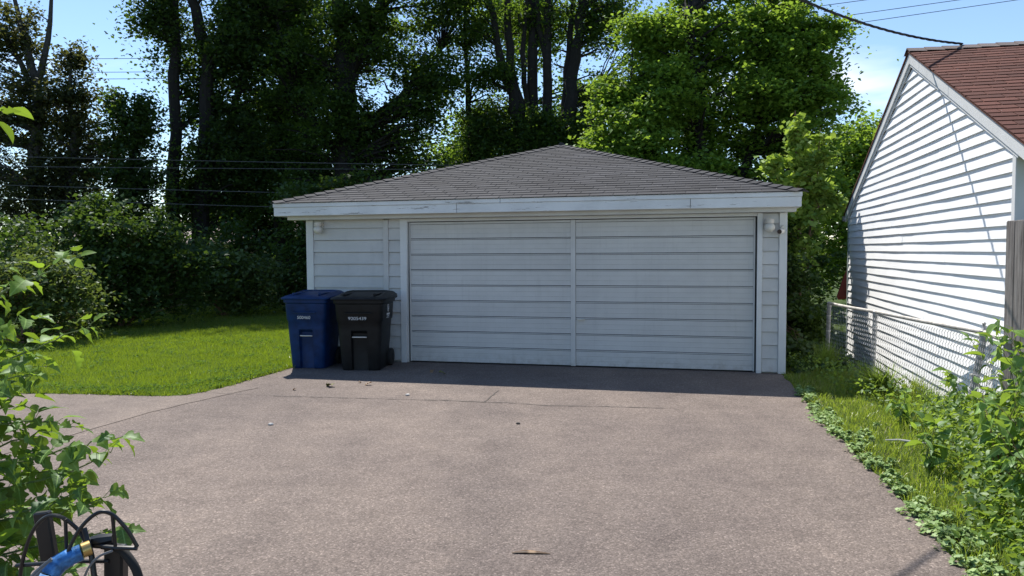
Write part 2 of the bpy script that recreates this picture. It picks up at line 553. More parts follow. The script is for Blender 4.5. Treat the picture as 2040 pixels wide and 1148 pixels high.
m, n, o = newmat('weathered_wood')
v = coords(n, (9, 9, 0.5))
oi = n.nodes.new('ShaderNodeObjectInfo')
va = n.nodes.new('ShaderNodeVectorMath'); va.operation = 'ADD'
n.links.new(v, va.inputs[0])
n.links.new(oi.outputs['Location'], va.inputs[1])
g = noise(n, va.outputs[0], 5, 8, 0.7)
c = ramp(n, g, [(0.30, (0.07, 0.055, 0.046)), (0.45, (0.23, 0.20, 0.18)), (0.60, (0.33, 0.295, 0.265)), (0.8, (0.42, 0.36, 0.30))])
finish(n, o, c, 0.9, bump(n, g, 0.7, 0.006), 0, 0.15)

# ------------------------------------------------------------------ ground, driveway, lawn
ANG = R(-13.6)
DV = Vector((math.cos(ANG), math.sin(ANG), 0))
NV = Vector((-math.sin(ANG), math.cos(ANG), 0))
GL = Vector((-1.54, 11.208, 0))
HW = Vector((4.39, 6.79, 0))

def axis_pts():
    a = np.concatenate([[-900, -300, -120, -60, -35], np.arange(-24, 3.9, 1.5), np.arange(4.0, 6.2, 0.15), [7, 9, 12, 18, 30, 60, 120, 300, 900]])
    return a
gx = axis_pts()
gy = np.concatenate([[-900, -300, -100, -40, -15, -6], np.arange(-2, 32, 1.0), [36, 45, 60, 100, 200, 400, 900]])
GX, GY = np.meshgrid(gx, gy)
fx = 4.33 + (GY - 6.9) * 0.065
drop = np.clip((GX - (fx + 0.05)) / 0.45, 0, 1)
drop = drop * drop * (3 - 2 * drop)
wy = np.clip((GY - 2.0) / 2.5, 0, 1) * np.clip((24 - GY) / 4, 0, 1)
GZ = -0.012 - 0.30 * drop * wy
nv, nu = GX.shape
idx = np.arange(nv * nu).reshape(nv, nu)
fc = np.stack([idx[:-1, :-1], idx[:-1, 1:], idx[1:, 1:], idx[1:, :-1]], -1).reshape(-1, 4)
g = link('ground', fast_mesh('ground', np.stack([GX, GY, GZ], -1).reshape(-1, 3), fc, True), M['soil'])
tag(g, kind='structure')

RIGHT = [(3.60, 10.02), (3.40, 9.1), (3.19, 8.12), (2.94, 7.05), (2.81, 6.23), (2.63, 5.27), (2.55, 4.85), (2.47, 4.4), (2.36, 3.96), (2.1, 3.0), (1.3, 0.0), (-0.2, -6)]
LAWN_EDGE = [(-3.14, 10.90), (-3.16, 10.73), (-3.30, 10.21), (-3.40, 9.80), (-3.49, 9.44), (-3.57, 9.10), (-3.69, 8.83), (-3.82, 8.69), (-4.01, 8.63), (-4.63, 8.71), (-5.34, 8.82), (-6.07, 8.85), (-9, 8.95), (-14, 9.2)]
def jitter_line(pts, step, amp, seed):
    r = random.Random(seed)
    out = []
    for (a, b) in zip(pts[:-1], pts[1:]):
        L = math.hypot(b[0] - a[0], b[1] - a[1])
        k = max(1, int(L / step))
        for i in range(k):
            t = i / k
            out.append((a[0] + (b[0] - a[0]) * t + r.uniform(-amp, amp), a[1] + (b[1] - a[1]) * t + r.uniform(-amp, amp)))
    out.append(pts[-1])
    return out
RJ = jitter_line(RIGHT, 0.12, 0.018, 3)
LJ = jitter_line(LAWN_EDGE, 0.15, 0.015, 4)
gar_line = [tuple((GL + DV * s + NV * 0.10)[:2]) for s in (-1.60, 0, 4.92, 5.27)]
drive_poly = LJ[::-1] + gar_line + RJ + [(-14, -6)]
def sheet(name, poly, z, mat, kind='structure', parent=None):
    bm = bmesh.new()
    vs = [bm.verts.new((p[0], p[1], z)) for p in poly]
    f = bm.faces.new(vs)
    bmesh.ops.triangulate(bm, faces=[f])
    bmesh.ops.recalc_face_normals(bm, faces=bm.faces)
    if sum(fa.normal.z for fa in bm.faces) < 0:
        bmesh.ops.reverse_faces(bm, faces=bm.faces)
    me = bpy.data.meshes.new(name)
    bm.to_mesh(me)
    bm.free()
    ob = link(name, me, mat, parent)
    if parent is None: tag(ob, kind=kind)
    return ob
drive = sheet('driveway', drive_poly, 0.0, M['asphalt'])
seam = [(-3.10, 9.15), (-3.34, 8.70), (-3.50, 8.38), (-3.76, 7.75), (-3.94, 7.13), (-4.09, 6.48), (-4.5, 5.2), (-5.2, 3.5), (-6.5, 1.5)]
path_poly = [p for p in LJ if p[1] < 9.3 or p[0] < -4] + [(-14, 1.5)] + jitter_line(seam[::-1], 0.2, 0.012, 9)
path = sheet('path', path_poly, 0.004, M['old_asphalt'])
def ribbon(name, pts, wd, z, mat, parent, seed):
    r = random.Random(seed)
    fine = jitter_line(pts, 0.05, 0.012, seed)
    vs, fs = [], []
    for i, p in enumerate(fine):
        q = fine[min(i + 1, len(fine) - 1)]; o_ = fine[max(i - 1, 0)]
        t = Vector((q[0] - o_[0], q[1] - o_[1], 0)).normalized()
        nn = Vector((-t.y, t.x, 0))
        h = wd * r.uniform(0.25, 1.0) * (0.3 if i in (0, len(fine) - 1) else 1)
        for sgn in (-1, 1):
            vs.append((p[0] + nn.x * h * sgn, p[1] + nn.y * h * sgn, z))
    for i in range(len(fine) - 1):
        fs.append((2 * i, 2 * i + 2, 2 * i + 3, 2 * i + 1))
    b = MB(); b.add(vs, fs)
    return b.build(name, mat, parent, fix=False)
ribbon('crack', [(-2.79, 8.62), (-2.1, 8.50), (-1.48, 8.40), (-0.67, 8.27), (-0.31, 8.17), (-0.06, 8.14), (0.31, 7.99), (0.9, 7.92), (1.6, 7.80)], 0.011, 0.004, M['crack'], drive, 1)
ribbon('crack', [(-0.31, 8.17), (-0.24, 8.54), (-0.16, 8.88)], 0.010, 0.0045, M['crack'], drive, 2)
ribbon('crack', [(-3.57, 8.80), (-3.1, 8.70), (-2.79, 8.62)], 0.005, 0.0085, M['crack'], drive, 5)

lawn_poly = LJ + [(-14, 26), (-1.6, 26), tuple((GL + DV * -1.62 + NV * 7.2)[:2]), tuple((GL + DV * -1.62 + NV * 0.12)[:2])]
sheet('lawn', lawn_poly, 0.006, M['turf'])

def inpoly(P, poly):
    x, y = P[:, 0], P[:, 1]
    ins = np.zeros(len(P), bool)
    n_ = len(poly)
    j = n_ - 1
    for i in range(n_):
        xi, yi = poly[i]; xj, yj = poly[j]
        c_ = ((yi > y) != (yj > y)) & (x < (xj - xi) * (y - yi) / (yj - yi + 1e-12) + xi)
        ins ^= c_
        j = i
    return ins

def blades(P, z0, length, width, lean, segs=1):
    """P (N,2) roots -> blade mesh verts/faces"""
    k = len(P)
    a = rng.uniform(0, 2 * PI, k)
    la = rng.uniform(0, 2 * PI, k)
    ln = lean * rng.uniform(0.2, 1.0, k) * length
    wv = np.stack([np.cos(a), np.sin(a), np.zeros(k)], -1) * (width / 2)[:, None]
    base = np.concatenate([P, np.full((k, 1), z0)], 1)
    tip = base + np.stack([np.cos(la) * ln, np.sin(la) * ln, np.sqrt(np.maximum(length**2 - ln**2, 1e-6))], -1)
    if segs == 1:
        V = np.stack([base - wv, base + wv, tip], 1).reshape(-1, 3)
        F = np.arange(3 * k).reshape(k, 3)
        return V, F
    mid = base + (tip - base) * 0.55
    mid[:, 2] += length * 0.16
    V = np.stack([base - wv, base + wv, mid + wv * 0.75, mid - wv * 0.75, tip], 1).reshape(-1, 3)
    b = (np.arange(k) * 5)[:, None]
    F = np.concatenate([b + [0, 1, 2], b + [0, 2, 3], b + [3, 2, 4]], 0)
    return V, F

def scatter(poly, n, box):
    P = np.stack([rng.uniform(box[0], box[1], n), rng.uniform(box[2], box[3], n)], -1)
    return P[inpoly(P, poly)]
parts = []
for (y0, y1, dens, ws) in ((8.5, 12, 3600, 1.0), (12, 16, 2300, 1.35), (16, 23, 1300, 1.9)):
    bx = (-10.2, -2.2, y0, y1)
    P = scatter(lawn_poly, int(dens * (bx[1] - bx[0]) * (y1 - y0)), bx)
    k = len(P)
    parts.append(blades(P, 0.004, rng.uniform(0.025, 0.065, k) * (1 + 0.25 * np.sin(P[:, 0] * 3.1) * np.cos(P[:, 1] * 2.3)), rng.uniform(0.004, 0.008, k) * ws, 0.75))
# ragged longer blades hanging over the pavement edge
E_ = np.array(LJ)
k = 5200
ii = rng.integers(0, len(E_) - 5, k)
P = E_[ii] + rng.normal(0, 0.035, (k, 2)) + np.array([-0.02, 0.04])
parts.append(blades(P, 0.004, rng.uniform(0.04, 0.10, k), rng.uniform(0.005, 0.009, k), 0.95))
def join(parts):
    V, F, b = [], [], 0
    for v, f in parts:
        V.append(v); F.append(f + b); b += len(v)
    return np.concatenate(V), np.concatenate(F)
clump = rng.uniform(0, 1, (900, 2)) * np.array([7.5, 9.0]) + np.array([-10.2, 8.6])
ids_ = np.repeat(np.arange(900), 16)
P = clump[ids_] + rng.normal(0, .035, (len(ids_), 2))
P = P[inpoly(P, lawn_poly)]
k = len(P)
parts.append(blades(P, 0.004, rng.uniform(0.05, 0.11, k), rng.uniform(0.006, 0.010, k), 0.95, 1))
V, F = join(parts)
tag(link('lawn_grass', fast_mesh('lawn_grass', V, F), M['lawn_blade']), 'short mown green grass of the lawn beside the driveway', 'grass', kind='stuff')

cl_c = np.array(LJ)[rng.integers(2, 60, 110)] + rng.normal(0, .18, (110, 2)) + np.array([-.12, .16])
cl_c = np.concatenate([cl_c, rng.uniform(0, 1, (120, 2)) * np.array([5.5, 6.0]) + np.array([-9.0, 8.8])])
ids_ = np.repeat(np.arange(len(cl_c)), 38)
P = cl_c[ids_] + rng.normal(0, .07, (len(ids_), 2))
P = P[inpoly(P, lawn_poly)]
CLOVER = np.concatenate([P, rng.uniform(.02, .06, (len(P), 1))], 1)

strip_poly = RJ[:-3] + [(4.25, 3.0), (4.36, 6.9), (4.50, 9.3), (4.55, 11), (4.75, 15.5), (3.9, 15.5)]
P = scatter(strip_poly, 95000, (2.0, 4.9, 3.0, 14))
k = len(P)
tall = 1 + 0.9 * np.clip((P[:, 0] - (2.3 + (P[:, 1] - 4) * 0.2)) / 1.2, 0, 1.2)
parts = [blades(P, -0.01, rng.uniform(0.025, 0.085, k) * tall * (0.55 + 0.75 * (0.5 + 0.5 * np.sin(P[:, 0] * 9.1 + np.sin(P[:, 1] * 5)) * np.cos(P[:, 1] * 7.3))), rng.uniform(0.004, 0.007, k), 0.95, 2)]
V, F = join(parts)
tag(link('strip_grass', fast_mesh('strip_grass', V, F), M['strip_blade']), 'yellow green uncut grass between the driveway and the chain link fence', 'grass', kind='stuff')

# ------------------------------------------------------------------ leaf clouds, trees, shrubs
def leaf_cloud(Cn, size, up=0.55, droop=0.25, wide=0.36, fold=0.12, axis_bias=None):
    k = len(Cn)
    nrm = rng.normal(0, 1, (k, 3))
    nrm /= np.linalg.norm(nrm, axis=1)[:, None]
    nrm[:, 2] = np.abs(nrm[:, 2]) * 0.8 + up
    nrm /= np.linalg.norm(nrm, axis=1)[:, None]
    ax = rng.normal(0, 1, (k, 3))
    if axis_bias is not None: ax += axis_bias
    ax[:, 2] -= droop * 2
    ax -= nrm * np.sum(ax * nrm, 1)[:, None]
    ax /= np.linalg.norm(ax, axis=1)[:, None] + 1e-9
    sd = np.cross(nrm, ax)
    s = size[:, None]
    base = Cn - ax * s * 0.5
    tip = Cn + ax * s * 0.5
    mid = Cn - ax * s * 0.08
    l = mid + sd * s * wide + nrm * s * fold
    r = mid - sd * s * wide + nrm * s * fold
    V = np.stack([base, r, tip, l], 1).reshape(-1, 3)
    b = (np.arange(k) * 4)[:, None]
    F = np.concatenate([b + [0, 1, 2], b + [0, 2, 3]], 0)
    return V, F

def crown_points(ell, nclump, per, spread, shell=0.55, flat=0.6):
    """ell: list of (cx,cy,cz,rx,ry,rz,weight)"""
    ws = np.array([e[6] for e in ell], float)
    ws /= ws.sum()
    cl = []
    for e, w_ in zip(ell, ws):
        k = max(1, int(round(nclump * w_)))
        u = rng.normal(0, 1, (k, 3))
        u /= np.linalg.norm(u, axis=1)[:, None]
        rr = (shell + (1 - shell) * rng.random(k)) * rng.random(k) ** 0.12
        cl.append(np.array(e[:3]) + u * rr[:, None] * np.array(e[3:6]))
    cl = np.concatenate(cl)
    n_ = rng.poisson(per, len(cl))
    sp = spread * rng.uniform(0.6, 1.35, len(cl))
    ids = np.repeat(np.arange(len(cl)), n_)
    off = rng.normal(0, 1, (len(ids), 3)) * np.array([1, 1, flat])
    cen = np.average(np.array([e[:3] for e in ell]), axis=0, weights=ws)
    dv = cl - cen
    dv[:, 2] *= 0.35
    dv += rng.normal(0, 0.35, dv.shape) * np.linalg.norm(dv, axis=1)[:, None]
    dv /= np.linalg.norm(dv, axis=1)[:, None] + 1e-9
    al = rng.normal(0, 1.25, len(ids))
    off = off * 0.72 + dv[ids] * al[:, None]
    off[:, 2] -= 0.22 * np.maximum(al, 0) ** 2
    pts = cl[ids] + off * sp[ids][:, None]
    return cl, pts

def limb(b, p0, p1, r0, r1, k=4, sag=0.12):
    p0, p1 = Vector(p0), Vector(p1)
    L = (p1 - p0).length
    m1 = p0.lerp(p1, 0.35) + Vector((random.uniform(-1, 1), random.uniform(-1, 1), 0.6)) * L * sag * 0.6
    m2 = p0.lerp(p1, 0.7) + Vector((random.uniform(-1, 1), random.uniform(-1, 1), 0.9)) * L * sag * 0.6
    b.tube([p0, m1, m2, p1], [r0, r0 * 0.75 + r1 * .25, r0 * .4 + r1 * .6, r1], k, cap=False)

def tree(name, label, base, stems, ell, nclump, per, spread, size, leaf, bark='bark', shell=0.5, up=0.55, droop=0.25, group=None, cat='tree', limb_r=0.05, wide=0.36, stemk=9, limbs=1.0, flat=0.6, zmin=0.05):
    """stems: list of ([(x,y,z,r),...]) world coordinates"""
    root = empty(name, base)
    tag(root, label, cat, group)
    b = MB()
    sp_ = []
    bx_, by_, bz_ = base
    for st in stems:
        pts = [Vector(p[:3]) - Vector(base) for p in st]
        rad = [p[3] for p in st]
        # refine with a little wobble
        fp, fr = [], []
        for i in range(len(pts) - 1):
            for j in range(4):
                t = j / 4
                q = pts[i].lerp(pts[i + 1], t)
                if i + j > 0:
                    q += Vector((random.uniform(-1, 1), random.uniform(-1, 1), 0)) * rad[i] * 0.35
                fp.append(q); fr.append((rad[i] * (1 - t) + rad[i + 1] * t) * random.uniform(0.93, 1.07))
        fp.append(pts[-1]); fr.append(rad[-1])
        b.tube(fp, fr, stemk)
        sp_ += [(q, r_) for q, r_ in zip(fp, fr)]
    cl, pts = crown_points(ell, nclump, per, spread, shell, flat)
    SP = np.array([q[:] for q, _ in sp_]) + np.array(base)
    SR = np.array([r_ for _, r_ in sp_])
    for c_ in cl:
        if random.random() > limbs: continue
        dd = np.linalg.norm(SP - c_, axis=1)
        cost = dd + 2.0 * np.maximum(0, SP[:, 2] - (c_[2] - 0.25 * dd))
        j = int(np.argmin(cost))
        r0 = min(limb_r, SR[j] * 0.7)
        limb(b, Vector(SP[j]) - Vector(base), Vector(c_) - Vector(base), r0, r0 * 0.25)
    b.build('trunk', M[bark], root, smooth=True, fix=False)
    pts = pts[pts[:, 2] > zmin] - np.array(base)
    sz = size * rng.uniform(0.6, 1.35, len(pts))
    V, F = leaf_cloud(pts, sz, up, droop, wide)
    cr = link('crown', fast_mesh('crown', V, F), M[leaf], root)
    cr['kind'] = 'stuff'
    return root

V, F = leaf_cloud(CLOVER, rng.uniform(.018, .036, len(CLOVER)), up=1.2, droop=.05, wide=.46, fold=.06)
tag(link('clover', fast_mesh('clover', V, F), M['clover_leaf']), 'patches of small round clover leaves scattered through the mown lawn', 'clover', kind='stuff')
BT = 'tall trees behind the lawn and garage'
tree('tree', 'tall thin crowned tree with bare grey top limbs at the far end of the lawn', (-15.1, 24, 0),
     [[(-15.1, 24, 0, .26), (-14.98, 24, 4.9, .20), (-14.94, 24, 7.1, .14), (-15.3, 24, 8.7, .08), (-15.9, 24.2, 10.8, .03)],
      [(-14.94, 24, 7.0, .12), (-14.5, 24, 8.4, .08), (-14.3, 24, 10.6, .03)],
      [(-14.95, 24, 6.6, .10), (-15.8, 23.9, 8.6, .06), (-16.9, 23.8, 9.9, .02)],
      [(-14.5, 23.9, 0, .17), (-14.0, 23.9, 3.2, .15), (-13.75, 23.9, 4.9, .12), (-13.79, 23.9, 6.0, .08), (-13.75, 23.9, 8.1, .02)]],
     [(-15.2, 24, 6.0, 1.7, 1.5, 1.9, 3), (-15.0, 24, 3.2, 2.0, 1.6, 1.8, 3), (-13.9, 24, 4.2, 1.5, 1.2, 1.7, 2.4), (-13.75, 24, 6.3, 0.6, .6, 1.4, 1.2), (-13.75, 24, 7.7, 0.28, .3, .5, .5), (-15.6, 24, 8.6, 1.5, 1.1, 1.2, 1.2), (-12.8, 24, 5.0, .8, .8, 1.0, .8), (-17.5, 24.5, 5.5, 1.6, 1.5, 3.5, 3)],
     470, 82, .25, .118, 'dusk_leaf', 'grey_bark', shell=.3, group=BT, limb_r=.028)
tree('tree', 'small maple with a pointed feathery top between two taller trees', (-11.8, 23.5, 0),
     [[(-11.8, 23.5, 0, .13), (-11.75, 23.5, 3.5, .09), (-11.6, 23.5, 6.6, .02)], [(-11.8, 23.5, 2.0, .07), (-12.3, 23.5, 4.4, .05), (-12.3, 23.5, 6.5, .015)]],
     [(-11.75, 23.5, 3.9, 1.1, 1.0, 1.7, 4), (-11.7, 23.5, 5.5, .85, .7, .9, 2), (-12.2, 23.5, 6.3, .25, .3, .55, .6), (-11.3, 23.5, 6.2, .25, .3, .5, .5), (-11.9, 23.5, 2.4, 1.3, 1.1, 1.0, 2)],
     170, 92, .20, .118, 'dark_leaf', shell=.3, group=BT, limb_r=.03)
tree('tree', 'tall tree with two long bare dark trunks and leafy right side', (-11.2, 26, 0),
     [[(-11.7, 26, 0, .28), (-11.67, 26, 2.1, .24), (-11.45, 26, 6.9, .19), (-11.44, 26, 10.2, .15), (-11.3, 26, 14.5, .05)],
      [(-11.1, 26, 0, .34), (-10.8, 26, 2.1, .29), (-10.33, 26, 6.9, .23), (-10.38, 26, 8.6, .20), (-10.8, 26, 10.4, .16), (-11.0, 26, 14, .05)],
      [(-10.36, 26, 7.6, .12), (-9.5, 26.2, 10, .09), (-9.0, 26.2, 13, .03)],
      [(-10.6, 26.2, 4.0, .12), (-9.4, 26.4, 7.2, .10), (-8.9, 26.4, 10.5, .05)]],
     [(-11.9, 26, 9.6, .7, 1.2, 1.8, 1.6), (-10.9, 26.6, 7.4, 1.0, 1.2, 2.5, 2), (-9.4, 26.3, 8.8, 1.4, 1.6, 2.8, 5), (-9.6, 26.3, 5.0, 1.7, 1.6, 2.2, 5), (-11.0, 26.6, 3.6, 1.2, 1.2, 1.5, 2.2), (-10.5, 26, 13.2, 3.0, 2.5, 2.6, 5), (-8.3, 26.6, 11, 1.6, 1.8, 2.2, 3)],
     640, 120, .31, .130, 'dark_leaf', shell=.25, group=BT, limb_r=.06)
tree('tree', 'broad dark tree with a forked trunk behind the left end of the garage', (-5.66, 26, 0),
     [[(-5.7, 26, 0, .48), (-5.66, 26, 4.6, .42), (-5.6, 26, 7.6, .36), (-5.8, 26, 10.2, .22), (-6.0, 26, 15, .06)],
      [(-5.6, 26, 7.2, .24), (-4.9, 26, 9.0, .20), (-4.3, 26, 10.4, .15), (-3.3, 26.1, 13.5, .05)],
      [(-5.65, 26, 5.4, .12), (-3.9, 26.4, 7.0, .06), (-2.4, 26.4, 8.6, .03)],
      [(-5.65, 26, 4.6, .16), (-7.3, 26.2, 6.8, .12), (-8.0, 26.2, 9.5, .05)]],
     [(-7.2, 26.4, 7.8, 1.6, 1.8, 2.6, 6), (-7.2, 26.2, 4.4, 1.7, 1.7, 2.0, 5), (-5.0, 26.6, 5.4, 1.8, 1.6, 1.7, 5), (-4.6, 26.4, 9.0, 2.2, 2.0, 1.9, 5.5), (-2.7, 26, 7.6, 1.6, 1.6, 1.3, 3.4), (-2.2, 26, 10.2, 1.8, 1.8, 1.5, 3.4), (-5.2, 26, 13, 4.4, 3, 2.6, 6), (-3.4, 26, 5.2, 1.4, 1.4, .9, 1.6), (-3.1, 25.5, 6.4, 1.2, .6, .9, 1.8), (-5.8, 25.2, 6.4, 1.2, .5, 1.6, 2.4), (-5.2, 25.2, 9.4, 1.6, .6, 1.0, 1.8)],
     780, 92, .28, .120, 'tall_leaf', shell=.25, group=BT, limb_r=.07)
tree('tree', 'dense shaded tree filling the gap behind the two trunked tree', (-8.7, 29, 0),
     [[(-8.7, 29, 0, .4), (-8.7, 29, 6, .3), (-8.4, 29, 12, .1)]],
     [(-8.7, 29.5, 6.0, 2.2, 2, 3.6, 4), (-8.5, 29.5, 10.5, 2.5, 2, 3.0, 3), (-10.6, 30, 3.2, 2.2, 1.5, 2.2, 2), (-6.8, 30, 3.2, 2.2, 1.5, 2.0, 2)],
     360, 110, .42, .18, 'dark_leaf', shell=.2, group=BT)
tree('tree', 'many stemmed airy tree with slender dark trunks directly behind the garage peak', (1.0, 26, 0),
     [[(0.7, 26, 0, .30), (0.6, 26, 4.4, .26), (0.30, 26, 6.0, .20), (-0.25, 26, 8.0, .15), (-0.75, 26, 10.3, .10), (-1.0, 26, 13.5, .03)],
      [(0.6, 26, 5.2, .19), (0.15, 26, 7.2, .17), (-0.12, 26.1, 9.0, .14), (0.0, 26.1, 12.5, .04)],
      [(0.55, 26, 6.4, .10), (0.42, 26, 8.4, .09), (0.65, 26, 11.5, .03)],
      [(0.95, 26.2, 0, .24), (0.88, 26.2, 5, .20), (0.75, 26.2, 8, .18), (0.72, 26.2, 10.4, .15), (0.8, 26.2, 14, .04)],
      [(1.2, 26, 0, .22), (1.2, 26, 5, .18), (1.22, 26, 8.0, .16), (1.30, 26, 10.4, .12), (1.5, 26, 13.5, .03)],
      [(1.22, 26, 8.0, .10), (1.0, 26, 9.2, .09), (0.85, 25.9, 11, .03)],
      [(1.75, 26, 0, .36), (1.8, 26, 4.9, .29), (2.05, 26, 7.0, .22), (2.28, 26, 8.6, .18), (2.45, 26, 10.4, .14), (2.8, 26, 14, .03)],
      [(1.85, 26, 5.6, .18), (1.95, 26.2, 7.8, .13), (2.15, 26.2, 10.3, .08), (2.2, 26.2, 13, .03)],
      [(-0.9, 26.4, 0, .15), (-1.45, 26.4, 5, .12), (-1.55, 26.4, 8.6, .07), (-1.6, 26.4, 11, .02)]],
     [(-0.9, 26.3, 6.0, 1.3, 1.4, 1.4, 3.4), (1.0, 26.4, 5.2, 1.9, 1.2, 1.0, 3.4), (-1.2, 26.3, 9.2, 1.0, 1.3, 1.2, 1.6), (1.0, 26.6, 9.5, 1.7, 1.5, 1.6, 2.1), (3.2, 26.4, 9.7, 1.3, 1.5, 1.5, 2.6), (2.8, 26.4, 6.7, .9, 1.2, 1.3, 1.6), (1, 26, 13, 3.6, 3, 2.3, 3.6), (-1.6, 26.2, 4.6, 1.0, 1.0, .7, 1.4), (0.9, 25.5, 5.6, 1.9, .5, 1.0, 2.2), (2.6, 25.5, 5.3, 1.2, .5, .9, 1.5), (-0.6, 25.4, 7.6, 1.0, .5, .7, 1.0)],
     600, 98, .28, .112, 'tall_leaf', shell=.2, group=BT, limb_r=.045)
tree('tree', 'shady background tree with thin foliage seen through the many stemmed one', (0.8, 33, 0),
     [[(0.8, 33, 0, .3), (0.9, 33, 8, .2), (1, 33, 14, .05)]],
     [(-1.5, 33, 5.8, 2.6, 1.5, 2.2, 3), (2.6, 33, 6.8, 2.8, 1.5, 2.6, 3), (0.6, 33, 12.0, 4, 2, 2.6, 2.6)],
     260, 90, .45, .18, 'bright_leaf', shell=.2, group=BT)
tree('tree', 'wide bright green sunlit tree rising behind the right end of the garage', (5.0, 19, 0),
     [[(4.9, 19, 0, .24), (5.0, 19, 2.2, .20), (4.7, 19, 4.5, .13), (4.4, 19, 7.5, .04)], [(5.0, 19, 1.6, .15), (6.0, 19, 4, .11), (6.9, 19, 7, .03)],
      [(5.0, 19, 1.5, .12), (3.6, 18.9, 3.6, .09), (2.9, 18.8, 5.6, .03)], [(2.4, 20.6, 0, .12), (2.0, 20.4, 4.2, .09), (2.3, 20, 6.0, .03)]],
     [(5.0, 20.6, 3.6, 2.4, .9, 1.8, 4), (5.6, 20.7, 5.6, 1.8, .8, 1.2, 2.4), (2.9, 17.9, 4.2, 1.2, 1.0, 1.0, 4), (3.6, 18.6, 5.4, 1.3, 1.1, 1.0, 4), (4.4, 19.4, 6.7, 1.5, 1.2, 1.1, 4), (5.4, 20.2, 8.0, 1.7, 1.2, 1.1, 3.4),
      (6.4, 19.2, 6.9, 1.5, 1.2, 1.1, 4), (7.1, 18.8, 6.0, 1.2, 1.1, 1.2, 3.6), (7.1, 18.4, 4.6, 1.2, 1.1, 1.2, 3), (5.2, 19.4, 4.6, 2.0, 1.2, 1.4, 3),
      (7.8, 19, 7.0, .6, .6, .5, .8), (8.0, 18.9, 5.5, .5, .5, .4, .5), (7.0, 19.6, 8.1, .8, .7, .7, 1.2), (2.2, 17.8, 3.6, .7, .7, .6, 1.0), (2.5, 18.4, 5.4, .6, .6, .5, .8),
      (3.3, 19.2, 7.2, .8, .7, .5, 1.0), (4.0, 17.6, 3.3, 1.4, .8, .7, 2), (6.9, 18.2, 3.0, 1.5, 1.0, 1.1, 2.2), (6.0, 18.2, 5.4, 1.0, .8, .8, 1.6)],
     1150, 94, .19, .112, 'bright_leaf', shell=.45, up=.7, group=BT, limb_r=.04)
tree('tree', 'leafy tree showing just left of the white house roof edge', (10.0, 21, 0),
     [[(10, 21, 0, .2), (9.9, 21, 3, .12), (9.8, 21, 4.6, .02)]],
     [(9.6, 21, 4.4, 1.1, 1.0, 1.0, 3), (9.0, 21, 3.1, 1.0, 1, 1.2, 2.4), (10.9, 21, 4.0, 1.4, 1.2, 1.3, 2.5), (9.2, 21.2, 1.6, 1.4, 1.2, 1.2, 2)],
     190, 100, .26, .13, 'bright_leaf', shell=.35, group=BT, limb_r=.03)
tree('maple_sapling', 'young yellow green maple with upright shoots between garage and white house', (5.25, 13.7, 0),
     [[(5.25, 13.7, 0, .05), (5.22, 13.7, 2.0, .035), (5.12, 13.7, 4.15, .008)], [(5.24, 13.7, 1.2, .025), (5.5, 13.7, 2.4, .018), (5.58, 13.7, 3.85, .006)], [(5.24, 13.7, 1.4, .02), (4.85, 13.6, 2.5, .014), (4.68, 13.6, 3.35, .005)]],
     [(5.12, 13.7, 3.65, .14, .16, .5, 1.5), (5.2, 13.7, 3.05, .26, .25, .4, 1.6), (5.56, 13.7, 3.3, .15, .16, .5, 1.4), (5.55, 13.7, 2.75, .24, .22, .35, 1.3), (4.70, 13.6, 3.15, .12, .14, .25, .7), (4.85, 13.65, 2.75, .22, .2, .3, 1.0), (5.25, 13.7, 2.25, .42, .35, .4, 2.2), (5.85, 13.7, 2.45, .17, .18, .2, .7), (4.8, 13.6, 2.1, .2, .2, .25, .6), (5.1, 13.6, 1.55, .38, .3, .4, 1.3)],
     185, 24, .075, .115, 'maple_leaf', 'brown_stem', shell=.2, up=.45, droop=.5, cat='sapling', limb_r=.010, wide=.42, stemk=6, flat=.8)

SH = 'shrubs along the back of the lawn'
def shrub(label, base, ell, nclump, per, spread, size, leaf, name='shrub', group=SH, **kw):
    x, y, z = base
    st = []
    for i in range(5):
        a = random.uniform(0, 2 * PI)
        e = ell[i % len(ell)]
        st.append([(x + math.cos(a) * .12, y + math.sin(a) * .12, 0, .035), ((x + e[0]) / 2 + random.uniform(-.2, .2), (y + e[1]) / 2, e[2] * .55, .025), (e[0], e[1], e[2], .01)])
    return tree(name, label, base, st, ell, nclump, per, spread, size, leaf, 'brown_stem', group=group, cat='shrub', limb_r=.015, stemk=5, **kw)
shrub('pale leaved hedge bush with sunlit top at the lawn edge near the leaning sapling', (-9.0, 13.9, 0),
      [(-9.2, 13.9, 1.0, 1.4, .8, .95, 4), (-8.6, 14.3, .8, .8, .8, .8, 2), (-10.6, 13.6, 1.1, 1.2, .9, 1.0, 3)], 170, 62, .17, .095, 'vine_leaf', shell=.5, up=.5)
shrub('largest vine covered shrub with arching top behind the sunlit lawn', (-8.9, 17.0, 0),
      [(-9.0, 16.8, 1.1, 1.5, 1.0, 1.2, 4), (-8.7, 17.0, 2.0, 1.3, 1.0, .8, 3), (-7.9, 17.6, 1.3, .9, .9, 1.2, 2.6), (-10.6, 16.8, 1.4, 1.4, 1.0, 1.2, 2.6), (-9.6, 17.2, 2.5, .7, .7, .5, 1)], 330, 62, .19, .11, 'hedge_leaf', shell=.5)
shrub('rounded shrub with light leaf edges before the pale yellow house', (-7.7, 19.8, 0),
      [(-7.5, 19.6, .9, 1.0, .9, .9, 3), (-6.9, 20.0, 1.0, .9, .8, .9, 2.4), (-8.2, 19.8, 1.3, .8, .8, .7, 2)], 170, 60, .18, .11, 'vine_leaf', shell=.5)
